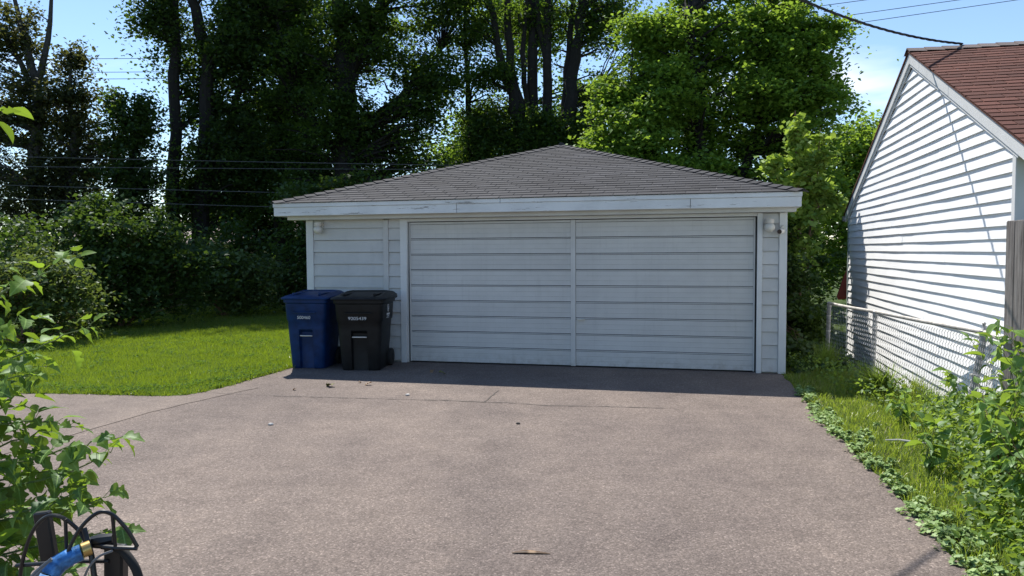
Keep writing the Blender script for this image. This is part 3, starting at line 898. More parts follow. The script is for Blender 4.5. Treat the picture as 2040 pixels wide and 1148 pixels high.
shrub('tall dark vine thicket standing against the left garage corner', (-5.7, 21.2, 0),
      [(-5.9, 21.0, 1.2, 1.1, .9, 1.3, 3), (-5.0, 21.2, 1.6, 1.1, .9, 1.6, 3), (-5.6, 21.5, 3.0, 1.1, .9, .8, 2.4), (-4.3, 21.5, 3.2, 1.2, .9, .9, 2.4), (-3.6, 21.0, 1.6, 1.0, .9, 1.6, 2)], 300, 62, .22, .12, 'hedge_leaf', shell=.45)
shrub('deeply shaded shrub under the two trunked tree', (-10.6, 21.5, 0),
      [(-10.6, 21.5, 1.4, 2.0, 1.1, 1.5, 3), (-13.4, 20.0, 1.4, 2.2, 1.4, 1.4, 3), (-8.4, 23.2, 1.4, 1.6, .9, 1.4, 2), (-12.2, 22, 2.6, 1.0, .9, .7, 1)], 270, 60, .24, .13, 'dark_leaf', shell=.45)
shrub('dark vine tangle against the right side of the garage', (4.55, 13.6, 0),
      [(4.5, 13.4, .9, .45, .7, .9, 3), (4.75, 13.9, 1.9, .5, .7, .7, 2.6), (4.3, 12.6, .45, .28, .6, .45, 1.4), (5.5, 15.4, 1.0, .7, .7, 1.1, 2.4), (6.4, 16.6, 1.3, .9, .7, 1.5, 2.6), (4.62, 11.9, .5, .2, .7, .55, 1.6), (4.8, 12.9, .8, .25, .6, .8, 1.6), (4.15, 11.0, .18, .2, .8, .2, 1.0)], 400, 66, .12, .085, 'hedge_leaf', shell=.4, group='plants round the garage')
shrub('far dense hedge shrub closing the gap behind the garage roof', (2.0, 23.5, 0),
      [(-1.0, 23.5, 1.8, 2.2, 1, 1.8, 3), (2.0, 23.5, 1.8, 2.2, 1, 1.8, 3), (5.2, 23.0, 1.8, 2.2, 1, 1.8, 3), (8.3, 23.5, 1.6, 2.2, 1, 1.6, 3)], 260, 50, .30, .15, 'dark_leaf', shell=.4, group='plants round the garage')

# ------------------------------------------------------------------ garage
gar = empty('garage', GL, ANG)
tag(gar, 'white two car garage with grey shingled hip roof at the end of the driveway', 'garage')
GD = 7.3                      # depth
S0, S1 = -1.63, 5.30          # wall corners
def gbox(name, s0, s1, t0, t1, z0, z1, mat='white_board', bevel=0.003, parent=gar):
    return MB().box(s0, s1, t0, t1, z0, z1).build(name, M[mat], parent, bevel=bevel)
gbox('wall', S0 + .02, -0.02, 0.035, 0.14, 0.0, 2.18)
gbox('wall', 4.95, S1 - .02, 0.035, 0.14, 0.0, 2.18)
gbox('wall', S0 + .02, S0 + .14, 0.143, GD, 0.0, 2.18)
gbox('wall', S1 - .14, S1 - .02, 0.143, GD, 0.0, 2.18)
gbox('wall', S0 + .143, S1 - .143, GD - .12, GD - .003, 0.0, 2.18)
gbox('floor_slab', S0 + .15, S1 - .15, 0.16, GD - .15, 0.002, 0.03, 'concrete')
def lap_board(name, s0, s1, z0, h, t0=0.0, parent=gar, mat='white_board', axis='t', proud=0.016):
    z1 = z0 + h - 0.0065
    b = MB()
    if axis == 't':
        b.add([(s0, t0 - proud, z0), (s1, t0 - proud, z0), (s1, t0 + .018, z0), (s0, t0 + .018, z0), (s0, t0 + .004, z1), (s1, t0 + .004, z1), (s1, t0 + .018, z1), (s0, t0 + .018, z1)],
              [(0, 3, 2, 1), (4, 5, 6, 7), (0, 1, 5, 4), (1, 2, 6, 5), (2, 3, 7, 6), (3, 0, 4, 7)])
    else:  # along t, sitting at s = t0, outwards = sign of proud
        b.add([(t0 + proud, s0, z0), (t0 + proud, s1, z0), (t0 - .018 * np.sign(proud), s1, z0), (t0 - .018 * np.sign(proud), s0, z0), (t0 - .004 * np.sign(proud), s0, z1), (t0 - .004 * np.sign(proud), s1, z1), (t0 - .018 * np.sign(proud), s1, z1), (t0 - .018 * np.sign(proud), s0, z1)],
              [(0, 3, 2, 1), (4, 5, 6, 7), (0, 1, 5, 4), (1, 2, 6, 5), (2, 3, 7, 6), (3, 0, 4, 7)])
    return b.build(name, M[mat], parent)
zc = [0.04 + .1795 * i for i in range(12)]
for i, z in enumerate(zc):
    h = min(.1795, 2.155 - z)
    lap_board('siding_board', -1.534, -.394, z + random.uniform(-.002, .002), h, random.uniform(-.002, .002))
    lap_board('siding_board', -.305, -.121, z - .005 + random.uniform(-.002, .002), h, random.uniform(-.002, .002))
    lap_board('siding_board', 5.016, 5.222, z - .018 + random.uniform(-.002, .002), h, random.uniform(-.002, .002))
    lap_board('siding_board', 0.09, GD - .02, z, h, S0 + .002, axis='s', proud=-.014)
    lap_board('siding_board', 0.09, GD - .02, z, h, S1 - .002, axis='s', proud=.014)
gbox('corner_trim', S0 - .022, -1.537, -.028, .085, 0.0, 2.14, 'trim_white')
gbox('corner_trim', 5.225, S1 + .022, -.028, .085, 0.0, 2.14, 'trim_white')
gbox('batten', -.391, -.308, -.026, .016, 0.0, 2.13)
# jambs taper slightly as in the photograph
MB().prism([(-.118, 0.0), (-.035, 0.0), (-.003, 2.14), (-.118, 2.14)], -.030, .05, 'y').build('door_jamb', M['trim_white'], gar, bevel=.003)
gbox('door_jamb', 4.948, 5.013, -.030, .05, 0.0, 2.14, 'trim_white')
gbox('door_header', -.003, 4.945, -.022, .05, 2.098, 2.142, 'trim_white')
gbox('gap_shade_sheet', -.002, 4.945, .09, .10, 0.0, 2.098, 'gap_shade', 0)  # added dark sheet behind the panels, paints the shade seen in door gaps
gbox('frieze', -1.885, 5.415, -.17, .018, 2.1445, 2.215, 'trim_white', .004)
gbox('soffit', -2.0, 5.445, -.285, .016, 2.217, 2.230, 'white_board', 0)
# fascia: lower boards in three pieces, upper strip in two
EAVE = dict(s0=-2.02, s1=5.46, t0=-.30, z=2.395)
for a, b_ in ((-2.02, .86), (.863, 4.08), (4.083, 5.46)):
    gbox('fascia_board', a, b_ - .003, -.318, -.295, 2.198 + random.uniform(-.003, .003), 2.3265, 'fascia_paint', .004)
for a, b_ in ((-2.028, 1.50), (1.503, 5.468)):
    gbox('fascia_strip', a, b_ - .003, -.330, -.295, 2.328, 2.388, 'fascia_paint', .004)
gbox('fascia_board', -2.02, -1.997, -.292, GD + .3, 2.198, 2.385, 'fascia_paint', .004)
gbox('fascia_board', 5.437, 5.46, -.292, GD + .3, 2.198, 2.385, 'fascia_paint', .004)
gbox('fascia_board', -1.99, 5.43, GD + .28, GD + .30, 2.198, 2.385, 'fascia_paint', .004)
# hip roof body
HWD = (5.46 + 2.02) / 2
APZ = 3.61
sm = (5.46 - 2.02) / 2
ta, tb = -.30 + HWD, GD + .30 - HWD
if tb < ta + .1: tb = ta + .1
e0, e1 = -2.03, 5.47
f0, f1 = -.332, GD + .32
rb = MB()
rb.add([(e0, f0, 2.392), (e1, f0, 2.392), (e1, f1, 2.392), (e0, f1, 2.392), (sm, ta, APZ), (sm, tb, APZ), (e0, f0, 2.389), (e1, f0, 2.389), (e1, f1, 2.389), (e0, f1, 2.389)],
       [(0, 1, 4), (1, 2, 5, 4), (2, 3, 5), (3, 0, 4, 5), (7, 6, 9, 8), (6, 7, 1, 0), (7, 8, 2, 1), (8, 9, 3, 2), (9, 6, 0, 3)])
roof = rb.build('roof', M['grey_shingle'], gar)

def clip_half(poly, a, b, c):
    """keep a*x+b*y+c >= 0"""
    out = []
    for i in range(len(poly)):
        p, q = poly[i], poly[(i + 1) % len(poly)]
        dp = a * p[0] + b * p[1] + c
        dq = a * q[0] + b * q[1] + c
        if dp >= 0: out.append(p)
        if (dp >= 0) != (dq >= 0):
            t = dp / (dp - dq)
            out.append((p[0] + (q[0] - p[0]) * t, p[1] + (q[1] - p[1]) * t))
    return out

def shingles(parent, mat, corner, U, W, lo, hi, wmax, exp, tab, clips, limit, name='shingle', thick=.007, split=None):
    """U along the course, W up the slope, both unit vectors; corner = origin. lo/hi: extent in u."""
    NN = U.cross(W).normalized()
    if NN.z < 0: NN = -NN
    me_full = None
    cnt = 0
    rest = MB()
    ncr = int(math.ceil(wmax / exp))
    for r_ in range(ncr):
        w0 = r_ * exp - (0.012 if r_ == 0 else 0) + random.uniform(-.002, .002)
        w1 = min(r_ * exp + exp + .02, wmax)
        off = (r_ % 3) * tab / 3 + random.uniform(-.02, .02)
        u = lo - off
        while u < hi:
            poly = [(u + .005, w0), (u + tab - .005, w0), (u + tab - .005, w1), (u + .005, w1)]
            u += tab
            for cl in clips:
                poly = clip_half(poly, *cl)
                if len(poly) < 3: break
            if len(poly) < 3: continue
            ctr = (sum(p[0] for p in poly) / len(poly), sum(p[1] for p in poly) / len(poly))
            wl, wh = min(p[1] for p in poly), max(p[1] for p in poly)
            if wh - wl < .01: continue
            lift = random.uniform(.0, .0025)
            tp, bt = [], []
            for p in poly:
                f = 1 - (p[1] - w0) / (w1 - w0)
                v = U * (p[0] - ctr[0]) + W * (p[1] - ctr[1])
                tp.append(v + NN * (.0015 + (thick + lift) * f))
                bt.append(v + NN * .0005)
            k = len(poly)
            org = corner + U * ctr[0] + W * ctr[1]
            faces = [tuple(range(k)), tuple(range(k, 2 * k))[::-1]] + [(i, i + k, (i + 1) % k + k, (i + 1) % k) for i in range(k)]
            small = (split is not None and ctr[0] > split)
            if cnt < limit and not small:
                b = MB(); b.add(tp + bt, faces)
                b.build(name, mat, parent, org)
                cnt += 1
            else:
                rest.add([v + org for v in tp + bt], faces)
    if rest.v:
        o_ = rest.build('upper_shingles' if split is None else 'far_shingles', mat, parent)
        o_['kind'] = 'stuff'
WL = math.hypot(HWD + .03, APZ - 2.392)
Wv = Vector((0, HWD + .03, APZ - 2.392)).normalized()
Uv = Vector((1, 0, 0))
cor = Vector((e0, f0, 2.392))
half = (e1 - e0) / 2
kk = WL / half
# hip lines: w <= kk*u and w <= kk*(2half-u)
shingles(roof, M['grey_shingle'], cor, Uv, Wv, -.01, e1 - e0 + .01, WL, .139, .318, [(kk, -1, 0), (-kk, -1, kk * 2 * half)], 300)
# hip caps
for side in (0, 1):
    P0 = Vector((e0 if side == 0 else e1, f0, 2.392))
    P1 = Vector((sm, ta, APZ))
    T = (P1 - P0)
    L = T.length
    T.normalize()
    nf = Uv.cross(Wv).normalized()
    if nf.z < 0: nf = -nf
    sd = Vector((-1 if side == 0 else 1, 0, 0))
    ns = Vector((sd.x * (APZ - 2.392), 0, HWD)).normalized()
    A = T.cross(nf).normalized()
    if A.y > 0: A = -A
    B = T.cross(ns).normalized()
    if B.dot(sd) < 0: B = -B
    nm = (nf + ns).normalized()
    k = 0
    l = 0.0
    while l < L - .05:
        w_ = .125
        l2 = min(l + .2, L + .02)
        hi0, hi1 = .030, .012
        def P(l_, v, h): return P0 + T * l_ + v + nm * h
        q = [P(l, A * w_, hi0 - .006), P(l, Vector(), hi0 + .004), P(l, B * w_, hi0 - .006), P(l2, A * w_, hi1 - .004), P(l2, Vector(), hi1 + .004), P(l2, B * w_, hi1 - .004)]
        bt = [v - nm * .006 for v in q]
        b = MB()
        b.add(q + bt, [(0, 1, 4, 3), (1, 2, 5, 4), (6, 9, 10, 7), (7, 10, 11, 8), (0, 6, 7, 1), (1, 7, 8, 2), (0, 3, 9, 6), (2, 8, 11, 5), (3, 4, 10, 9), (4, 5, 11, 10)])
        b.build('hip_shingle', M['grey_shingle'], roof)
        l += .165
        k += 1
b = MB()
b.tube([(sm - .0, ta - .06, APZ + .012), (sm, tb + .05, APZ + .012)], .05, 6)
b.build('ridge_cap', M['grey_shingle'], roof)
# vent box on the right hand slope, just past the hip
rv = (sm + 1.05, ta + .55)
vz = APZ - (rv[0] - sm) / HWD * (APZ - 2.392)
vb = MB()
vb.add([(rv[0] - .2, rv[1] - .2, vz - .02), (rv[0] + .2, rv[1] - .2, vz - .15), (rv[0] + .2, rv[1] + .2, vz - .15), (rv[0] - .2, rv[1] + .2, vz - .02), (rv[0] - .17, rv[1] - .17, vz + .16), (rv[0] + .15, rv[1] - .17, vz + .12), (rv[0] + .15, rv[1] + .17, vz + .12), (rv[0] - .17, rv[1] + .17, vz + .16)],
       [(0, 3, 2, 1), (4, 5, 6, 7), (0, 1, 5, 4), (1, 2, 6, 5), (2, 3, 7, 6), (3, 0, 4, 7)])
vb.build('roof_vent', M['galvanised'], roof, bevel=.01)
# ---- garage door: rails, stiles and ribbed panels
door = empty('garage_door', (0, 0, 0))
door.parent = gar
T0 = .045
ROWS = 9
ZB, ZT = .018, 2.088
RH = .2285
def rib_panel(name, width, h):
    prof = []
    ns = 3
    sl_ = h / ns
    for i in range(ns):
        z0 = i * sl_
        prof += [(z0 + .002, .0), (z0 + sl_ - .002, .0), (z0 + sl_ - .0012, .0045), (z0 + sl_ + .0012, .0045)]
    prof = prof[:-2]
    k = len(prof)
    vs = []
    for (z, dpt) in prof:
        vs += [(0, dpt, z), (width, dpt, z)]
    fs = [(2 * i, 2 * i + 1, 2 * i + 3, 2 * i + 2) for i in range(k - 1)]
    # back
    z0, z1 = prof[0][0], prof[-1][0]
    vs += [(0, .022, z0), (width, .022, z0), (0, .022, z1), (width, .022, z1)]
    n0 = 2 * k
    fs += [(n0, n0 + 1, 1, 0), (n0 + 2, 2 * k - 2, 2 * k - 1, n0 + 3), (n0, n0 + 2, n0 + 3, n0 + 1)]
    b = MB(); b.add(vs, fs)
    return b.mesh(name, fix=False)
wl, wr = 2.430 - .02, 4.905 - 2.506
meL = rib_panel('panel', wl, RH - .0235)
meR = rib_panel('panel', wr, RH - .0235)
for m_ in (meL, meR): m_.materials.append(M['door_paint'])
for r_ in range(ROWS):
    z = ZB + r_ * RH
    for me_, s_ in ((meL, .022), (meR, 2.506)):
        link('panel', me_, None, door, (s_, T0 + random.uniform(-.0015, .0015), z + .002))
for r_ in range(1, ROWS):
    z = ZB + r_ * RH - .0185
    for a, b_ in ((.022, .02 + wl), (2.506, 2.506 + wr)):
        MB().box(a, b_, T0 - .004, T0 + .02, z + .0008, z + .0142).build('rail', M['door_paint'], door, bevel=.002)
for a, b_ in ((.022, .02 + wl), (2.506, 2.506 + wr)):
    MB().box(a, b_, T0 - .006, T0 + .02, ZB + ROWS * RH - .0185, ZT).build('rail', M['door_paint'], door, bevel=.002)
MB().box(2.4345, 2.5025, T0 - .018, T0 + .02, ZB - .004, ZT + .001).build('stile', M['door_paint'], door, bevel=.003)
MB().box(.004, .0205, T0 - .012, T0 + .02, ZB - .004, ZT).build('stile', M['door_paint'], door, bevel=.003)
MB().box(4.9065, 4.928, T0 - .012, T0 + .02, ZB - .004, ZT).build('stile', M['door_paint'], door, bevel=.003)
hb = MB()
hb.box(2.525, 2.635, T0 - .026, T0 - .001, .668, .694)
hb.tube([(2.56, T0 - .02, .681), (2.56, T0 - .05, .681), (2.63, T0 - .055, .690)], .008, 6)
hb.build('handle', M['lamp_glass'], door)
# ---- lamps and camera on the wall
def wall_lamp(s, z, label):
    p = GL + DV * s + NV * -.016 + Vector((0, 0, z))
    t = empty('wall_lamp', p, ANG)
    tag(t, label, 'lamp', 'globe lamps on the garage front')
    b = MB()
    b.tube([(0, 0, .0), (0, -.03, 0)], .056, 14)
    b.build('back_plate', M['lamp_cap'], t, smooth=True)
    b = MB()
    b.tube([(0, -.028, .0), (0, -.075, .004)], [.03, .03], 10)
    b.build('arm', M['lamp_cap'], t, smooth=True)
    b = MB()
    b.tube([(0, -.085, .035), (0, -.085, .028), (0, -.085, -.015), (0, -.085, -.02)], [.05, .054, .054, .05], 16)
    b.build('cap', M['lamp_cap'], t, smooth=True, fix=False)
    b = MB()
    k = 14
    rings = []
    for i in range(1, 12):
        a = PI * i / 12
        r_ = .069 * math.sin(a)
        rings.append([(r_ * math.cos(2 * PI * j / k), -.085 + r_ * math.sin(2 * PI * j / k), -.075 + .066 * math.cos(a)) for j in range(k)])
    b.loft(rings[::-1])
    b.build('globe', M['lamp_glass'], t, smooth=True)
wall_lamp(-1.41, 2.07, 'round globe lamp on the garage front above the blue bin')
wall_lamp(5.095, 2.02, 'round globe lamp on the garage front beside the security camera')
cp = GL + DV * 5.262 + NV * -.03 + Vector((0, 0, 1.90))
t = empty('security_camera', cp, ANG + R(-25))
tag(t, 'small white bullet security camera on the garage corner trim', 'camera')
MB().tube([(0, -.005, .045), (0, -.02, .045), (0, -.05, .01)], [.03, .012, .012], 8).build('bracket', M['lamp_glass'], t, smooth=True)
MB().tube([(0, .03, .0), (0, -.02, -.003), (0, -.105, -.012), (0, -.115, -.013)], [.028, .034, .036, .033], 14).build('body', M['lamp_glass'], t, smooth=True)
MB().tube([(0, -.1155, -.013), (0, -.119, -.0135)], .030, 14).build('lens', M['lens'], t)

# ------------------------------------------------------------------ wheelie bins
def rrect(w_, d_, r_, z, yo=0.0, seg=3, notch=0.0, nw=.085):
    pts = []
    hw, hd = w_ / 2, d_ / 2
    # front edge left to right including notch
    fr = [(-hw + r_, -hd), (-nw - .012, -hd), (-nw, -hd + notch), (nw, -hd + notch), (nw + .012, -hd), (hw - r_, -hd)]
    pts += fr
    for (cx, cy, a0) in ((hw - r_, -hd + r_, -90), (hw - r_, hd - r_, 0), (-hw + r_, hd - r_, 90), (-hw + r_, -hd + r_, 180)):
        for i in range(seg + 1):
            a = R(a0 + 90 * i / seg)
            q = (cx + r_ * math.cos(a), cy + r_ * math.sin(a))
            if not (cy < 0 and cx > 0 and i == 0) and not (cy < 0 and cx < 0 and i == seg):
                pts.append(q)
    return [(p[0], p[1] + yo, z) for p in pts]
def bin_(label, loc, rz, mat, number, logo, wide=1.075):
    t = empty('wheeled_bin', loc, rz)
    t.scale = (wide, 1.03, 1.0)
    tag(t, label, 'trash bin', 'wheeled bins beside the garage door')
    b = MB()
    S = [(.44, .50, .05, .004, .0, .03), (.455, .515, .055, .03, .0, .045), (.50, .575, .06, .40, .005, .05), (.505, .58, .06, .43, .005, .05), (.512, .59, .06, .52, .006, .05), (.516, .595, .06, .565, .006, .0),
         (.53, .61, .06, .68, .008, .0), (.555, .63, .065, .70, .008, .0), (.575, .66, .065, .93, .01, .0), (.61, .70, .07, .945, .01, .0), (.615, .705, .07, .985, .01, .0)]
    b.loft([rrect(w_, d_, r_, z, yo, 3, nt_) for (w_, d_, r_, z, yo, nt_) in S])
    body = b.build('body', M[mat], t, smooth=True)
    # moulded panel line on the upper front
    MB().box(-.16, .16, -.3425, -.325, .80, .815).build('moulding', M[mat], body, bevel=.004)
    MB().tube([(-.085, -.272, .47), (.085, -.272, .47)], .0095, 10).build('catch_bar', M['bar_metal'], t, smooth=True)
    b = MB()
    lr = []
    for (w_, d_, z, sl_) in ((.655, .735, .988, .0), (.665, .745, 1.002, .01), (.655, .735, 1.014, .03), (.58, .66, 1.028, .06), (.50, .50, 1.034, .075), (.47, .47, 1.024, .07), (.3, .3, 1.026, .07)):
        lr.append([(p[0], p[1], p[2] + sl_ * (p[1] / .72 + .5)) for p in rrect(w_, d_, .07, z, .012, 3, 0)])
    b.loft(lr)
    lid = b.build('lid', M[mat], t, smooth=True)
    for sgn in (-1, 1):
        MB().box(sgn * .18 - .018, sgn * .18 + .018, -.26, .28, 1.04, 1.078).build('rib', M[mat], lid, bevel=.01)
    hb_ = MB()
    hb_.tube([(-.22, .34, .93), (-.22, .40, .955), (.22, .40, .955), (.22, .34, .93)], .016, 8)
    hb_.build('handle', M[mat], t, smooth=True)
    for sgn in (-1, 1):
        b = MB()
        b.tube([(sgn * .215, .27, .125), (sgn * .225, .27, .125), (sgn * .265, .27, .125), (sgn * .272, .27, .125)], [.115, .125, .125, .115], 20)
        wh = b.build('wheel', M['rubber'], t, smooth=True)
        MB().tube([(sgn * .2725, .27, .125), (sgn * .279, .27, .125)], .045, 12).build('hub', M['bar_metal' if False else 'rubber'], wh)
    MB().tube([(-.21, .27, .125), (.21, .27, .125)], .011, 6).build('axle', M['bar_metal'], t)
    cu = bpy.data.curves.new('number_marking', 'FONT')
    cu.body = number
    cu.size = .062
    cu.extrude = .001
    cu.align_x = 'CENTER'
    cu.space_character = 1.0
    cu.materials.append(M['marking'])
    tmp = bpy.data.objects.new('number_marking', cu)
    C.objects.link(tmp)
    bpy.context.view_layer.update()
    me_t = bpy.data.meshes.new_from_object(tmp.evaluated_get(bpy.context.evaluated_depsgraph_get()))
    bpy.data.objects.remove(tmp)
    o_ = link('number_marking', me_t, M['marking'], t)
    o_.location = (-.01, -.3245, .715)
    o_.rotation_euler = (R(86.5), 0, 0)
    if logo:
        xx = .2885
        b = MB()
        ring = []
        k = 20
        for r_ in (.047, .036):
            ring.append([(xx, -.02 + r_ * math.cos(2 * PI * j / k), .862 + r_ * 1.15 * math.sin(2 * PI * j / k)) for j in range(k)])
        b.loft(ring, cap=False)
        b.box(xx - .001, xx + .0012, -.032, -.008, .838, .886)
        b.build('round_emblem', M['marking'], t)
        b = MB()
        r = random.Random(4)
        y = -.09
        while y < .055:
            wd = r.uniform(.008, .015)
            b.box(xx - .003, xx - .001, y, y + wd, .765, .79 + (.006 if y < -.08 else 0))
            y += wd + .005
        y = -.075
        while y < .045:
            wd = r.uniform(.005, .010)
            b.box(xx - .005, xx - .003, y, y + wd, .742, .753)
            y += wd + .004
        b.box(xx - .007, xx - .005, -.10, .06, .724, .730)
        b.build('emblem_lettering', M['marking'], t)
bin_('blue plastic wheeled recycling bin standing left of the black bin', (-2.88, 10.92, 0), R(-9), 'blue_plastic', '500460', False)
bin_('black plastic wheeled trash bin with white emblem on its side', (-2.10, 10.70, 0), R(-5), 'black_plastic', '9205439', True, 1.2)

# ------------------------------------------------------------------ white house on the right
hou = empty('house', HW, ANG)
tag(hou, 'white lap sided gabled house with red brown shingle roof behind the wire fence', 'house')
QR, QL, QP = -.36, 6.76, 2.90
ZP, SLP = 4.13, .46
def zroof(q): return ZP - SLP * abs(q - QP)
LEN = 7.0
b = MB()
b.prism([(QR + .02, -.32), (QL - .02, -.32), (QL - .02, zroof(QL) - .03), (QP, ZP - .03), (QR + .02, zroof(QR) - .03)], .03, LEN, 'x')
b.build('wall', M['vinyl_siding'], hou)
MB().box(.012, .029, QR + .03, QL - .03, -.34, -.225).build('foundation', M['concrete'], hou)
EXP = .115
z = -.22
row = 0
while z < ZP - .22:
    zt = z + EXP + .004
    inset = .16
    q0 = max(QR + .05, QP - (ZP - inset - z) / SLP)
    q1 = min(QL - .04, QP + (ZP - inset - z) / SLP)
    q0t = max(QR + .05, QP - (ZP - inset + .03 - zt) / SLP)
    q1t = min(QL - .04, QP + (ZP - inset + .03 - zt) / SLP)
    if q1 - q0 > .25:
        cuts = [0.0, 1.0]
        if q1 - q0 > 2.5:
            cuts = [0.0, random.uniform(.25, .75), 1.0]
        for a, c_ in zip(cuts[:-1], cuts[1:]):
            seg = max(2, int((c_ - a) * (q1 - q0) / .22))
            off = random.uniform(-.0012, .0012)
            ph = random.uniform(0, 6)
            vs = []
            for i in range(seg + 1):
                u = a + (c_ - a) * i / seg
                qb = q0 + (q1 - q0) * u
                qt = q0t + (q1t - q0t) * u
                pr = -.0205 + off + .0022 * math.sin(qb * 2.3 + ph) + random.uniform(-.0014, .0014)
                dz = .0015 * math.sin(qb * 1.7 + ph * 2)
                vs += [(pr, qb, z + dz), (-.001 + off * .3, qt, zt), (.012, qb, z + dz), (.012, qt, zt)]
            fs = []
            for i in range(seg):
                o4 = 4 * i
                fs += [(o4, o4 + 1, o4 + 5, o4 + 4), (o4, o4 + 4, o4 + 6, o4 + 2), (o4 + 1, o4 + 3, o4 + 7, o4 + 5), (o4 + 2, o4 + 6, o4 + 7, o4 + 3)]
            fs += [(0, 2, 3, 1), (4 * seg, 4 * seg + 1, 4 * seg + 3, 4 * seg + 2)]
            bb = MB(); bb.add(vs, fs)
            bb.build('siding_board', M['vinyl_siding'], hou)
    z += EXP
    row += 1
MB().box(-.026, .06, QL - .038, QL + .03, -.32, zroof(QL) - .08).build('corner_trim', M['corner_green'], hou, bevel=.004)
MB().box(-.026, .06, QR - .03, QR + .048, -.32, zroof(QR) - .08).build('corner_trim', M['trim_white'], hou, bevel=.004)
# rake boards
def rake(name, qa, qb, top, bot, p0, p1, mat):
    poly = [(qa, zroof(qa) - bot), (qb, zroof(qb) - bot), (qb, zroof(qb) - top), (qa, zroof(qa) - top)]
    MB().prism(poly, p0, p1, 'x').build(name, M[mat], hou, bevel=.003)
for qa, qb in ((QP - .002, 2.46), (2.455, 1.35), (1.345, -.78)):
    rake('rake_board', qa, qb, .012, .145, -.050, -.020, 'trim_white')
rake('rake_trim', QP - .002, -.45, .147, .185, -.036, -.018, 'trim_white')
for qa, qb in ((QP + .002, 5.0), (5.005, QL + .16)):
    rake('rake_board', qa, qb, .012, .145, -.050, -.020, 'trim_white')
rake('rake_trim', QP + .002, QL + .02, .147, .185, -.036, -.018, 'trim_white')
# roof slabs
for sgn, qe in ((-1, QR - .45), (1, QL + .2)):
    qa, qb = QP, qe
    zz = lambda q: zroof(q)
    poly = [(qa, zz(qa) - .01), (qb, zz(qb) - .01), (qb, zz(qb) + .018), (qa, zz(qa) + .018)]
    o_ = MB().prism(poly, -.065, LEN + .1, 'x').build('roof_slope', M['brown_shingle'], hou)
    if sgn < 0: near_roof = o_
rw = Vector((0, -(QR - .45 - QP), SLP * (QP - QR + .45)))
RWL = rw.length
Wh = rw.normalized()
shingles(near_roof, M['brown_shingle'], Vector((-.072, QR - .45, zroof(QR - .45) + .018)), Vector((1, 0, 0)), Wh, 0, LEN, RWL, .132, .31, [(1, 0, 0), (-1, 0, LEN)], 300, split=3.1)
for i in range(36):
    p0 = -.08 + i * .2
    b = MB()
    b.add([(p0, QP - .14, ZP - .02), (p0, QP, ZP + .052), (p0, QP + .14, ZP - .02), (p0 + .24, QP - .14, ZP - .032), (p0 + .24, QP, ZP + .04), (p0 + .24, QP + .14, ZP - .032),
           (p0, QP - .14, ZP - .03), (p0, QP, ZP + .04), (p0, QP + .14, ZP - .03)],
          [(0, 1, 4, 3), (1, 2, 5, 4), (0, 6, 7, 1), (1, 7, 8, 2)])
    b.build('ridge_shingle', M['ridge_shingle'], near_roof, fix=False)
# gutter end at the far eave
gb = MB()
gb.box(-.09, LEN, QL + .12, QL + .22, zroof(QL + .2) - .11, zroof(QL + .2) - .02)
gb.build('gutter', M['galvanised'], hou, bevel=.01)

# ------------------------------------------------------------------ chain link fence
fen = empty('chain_link_fence', (4.33, 6.95, 0))
tag(fen, 'low galvanised chain link fence along the grass strip beside the white house', 'fence')
fo = Vector((4.33, 6.95, 0))
def fpt(x, y, z): return Vector((x, y, z)) - fo
FP = [(4.03, 6.25), (4.18, 6.93), (4.485, 9.34), (4.56, 10.85)]
TOPX = [(4.15, 6.25), (4.36, 6.93), (4.49, 9.28), (4.56, 10.80)]
HTOP = .872
for i, (a, t_) in enumerate(zip(FP, TOPX)):
    if i == 0: continue
    rr = .033 if i == 1 else .026
    post = MB().tube([fpt(a[0], a[1], -.25), fpt(t_[0], t_[1], HTOP - .02)], rr, 12).build('post', M['galvanised'], fen, smooth=True)
    cb = MB()
    tp = fpt(t_[0], t_[1], HTOP)
    if i == 1:
        cb.tube([tp + Vector((0, 0, -.03)), tp + Vector((0, 0, .02)), tp + Vector((0, 0, .045)), tp + Vector((0, 0, .065)), tp + Vector((0, 0, .09)), tp + Vector((0, 0, .10))], [.038, .038, .016, .012, .018, .006], 10)
    else:
        cb.tube([tp + Vector((0, 0, -.05)), tp + Vector((0, 0, .012)), tp + Vector((0, 0, .028))], [.031, .033, .012], 10)
    cb.build('post_cap', M['galvanised'], post, smooth=True)
    for f in (.25, .55, .8):
        q = Vector(fpt(a[0], a[1], 0)).lerp(fpt(t_[0], t_[1], HTOP), f)
        MB().tube([q + Vector((0, 0, -.008)), q + Vector((0, 0, .008))], rr + .006, 12).build('band', M['bar_metal'], post)
rail_pts = [fpt(x, y, HTOP + .005) for x, y in TOPX]
for i in range(3):
    a_, b_ = rail_pts[i], rail_pts[i + 1]
    m_ = (a_ + b_) / 2 - Vector((0, 0, .006))
    MB().tube([a_, m_, b_], .0215, 10).build('top_rail', M['rail_metal'], fen, smooth=True)
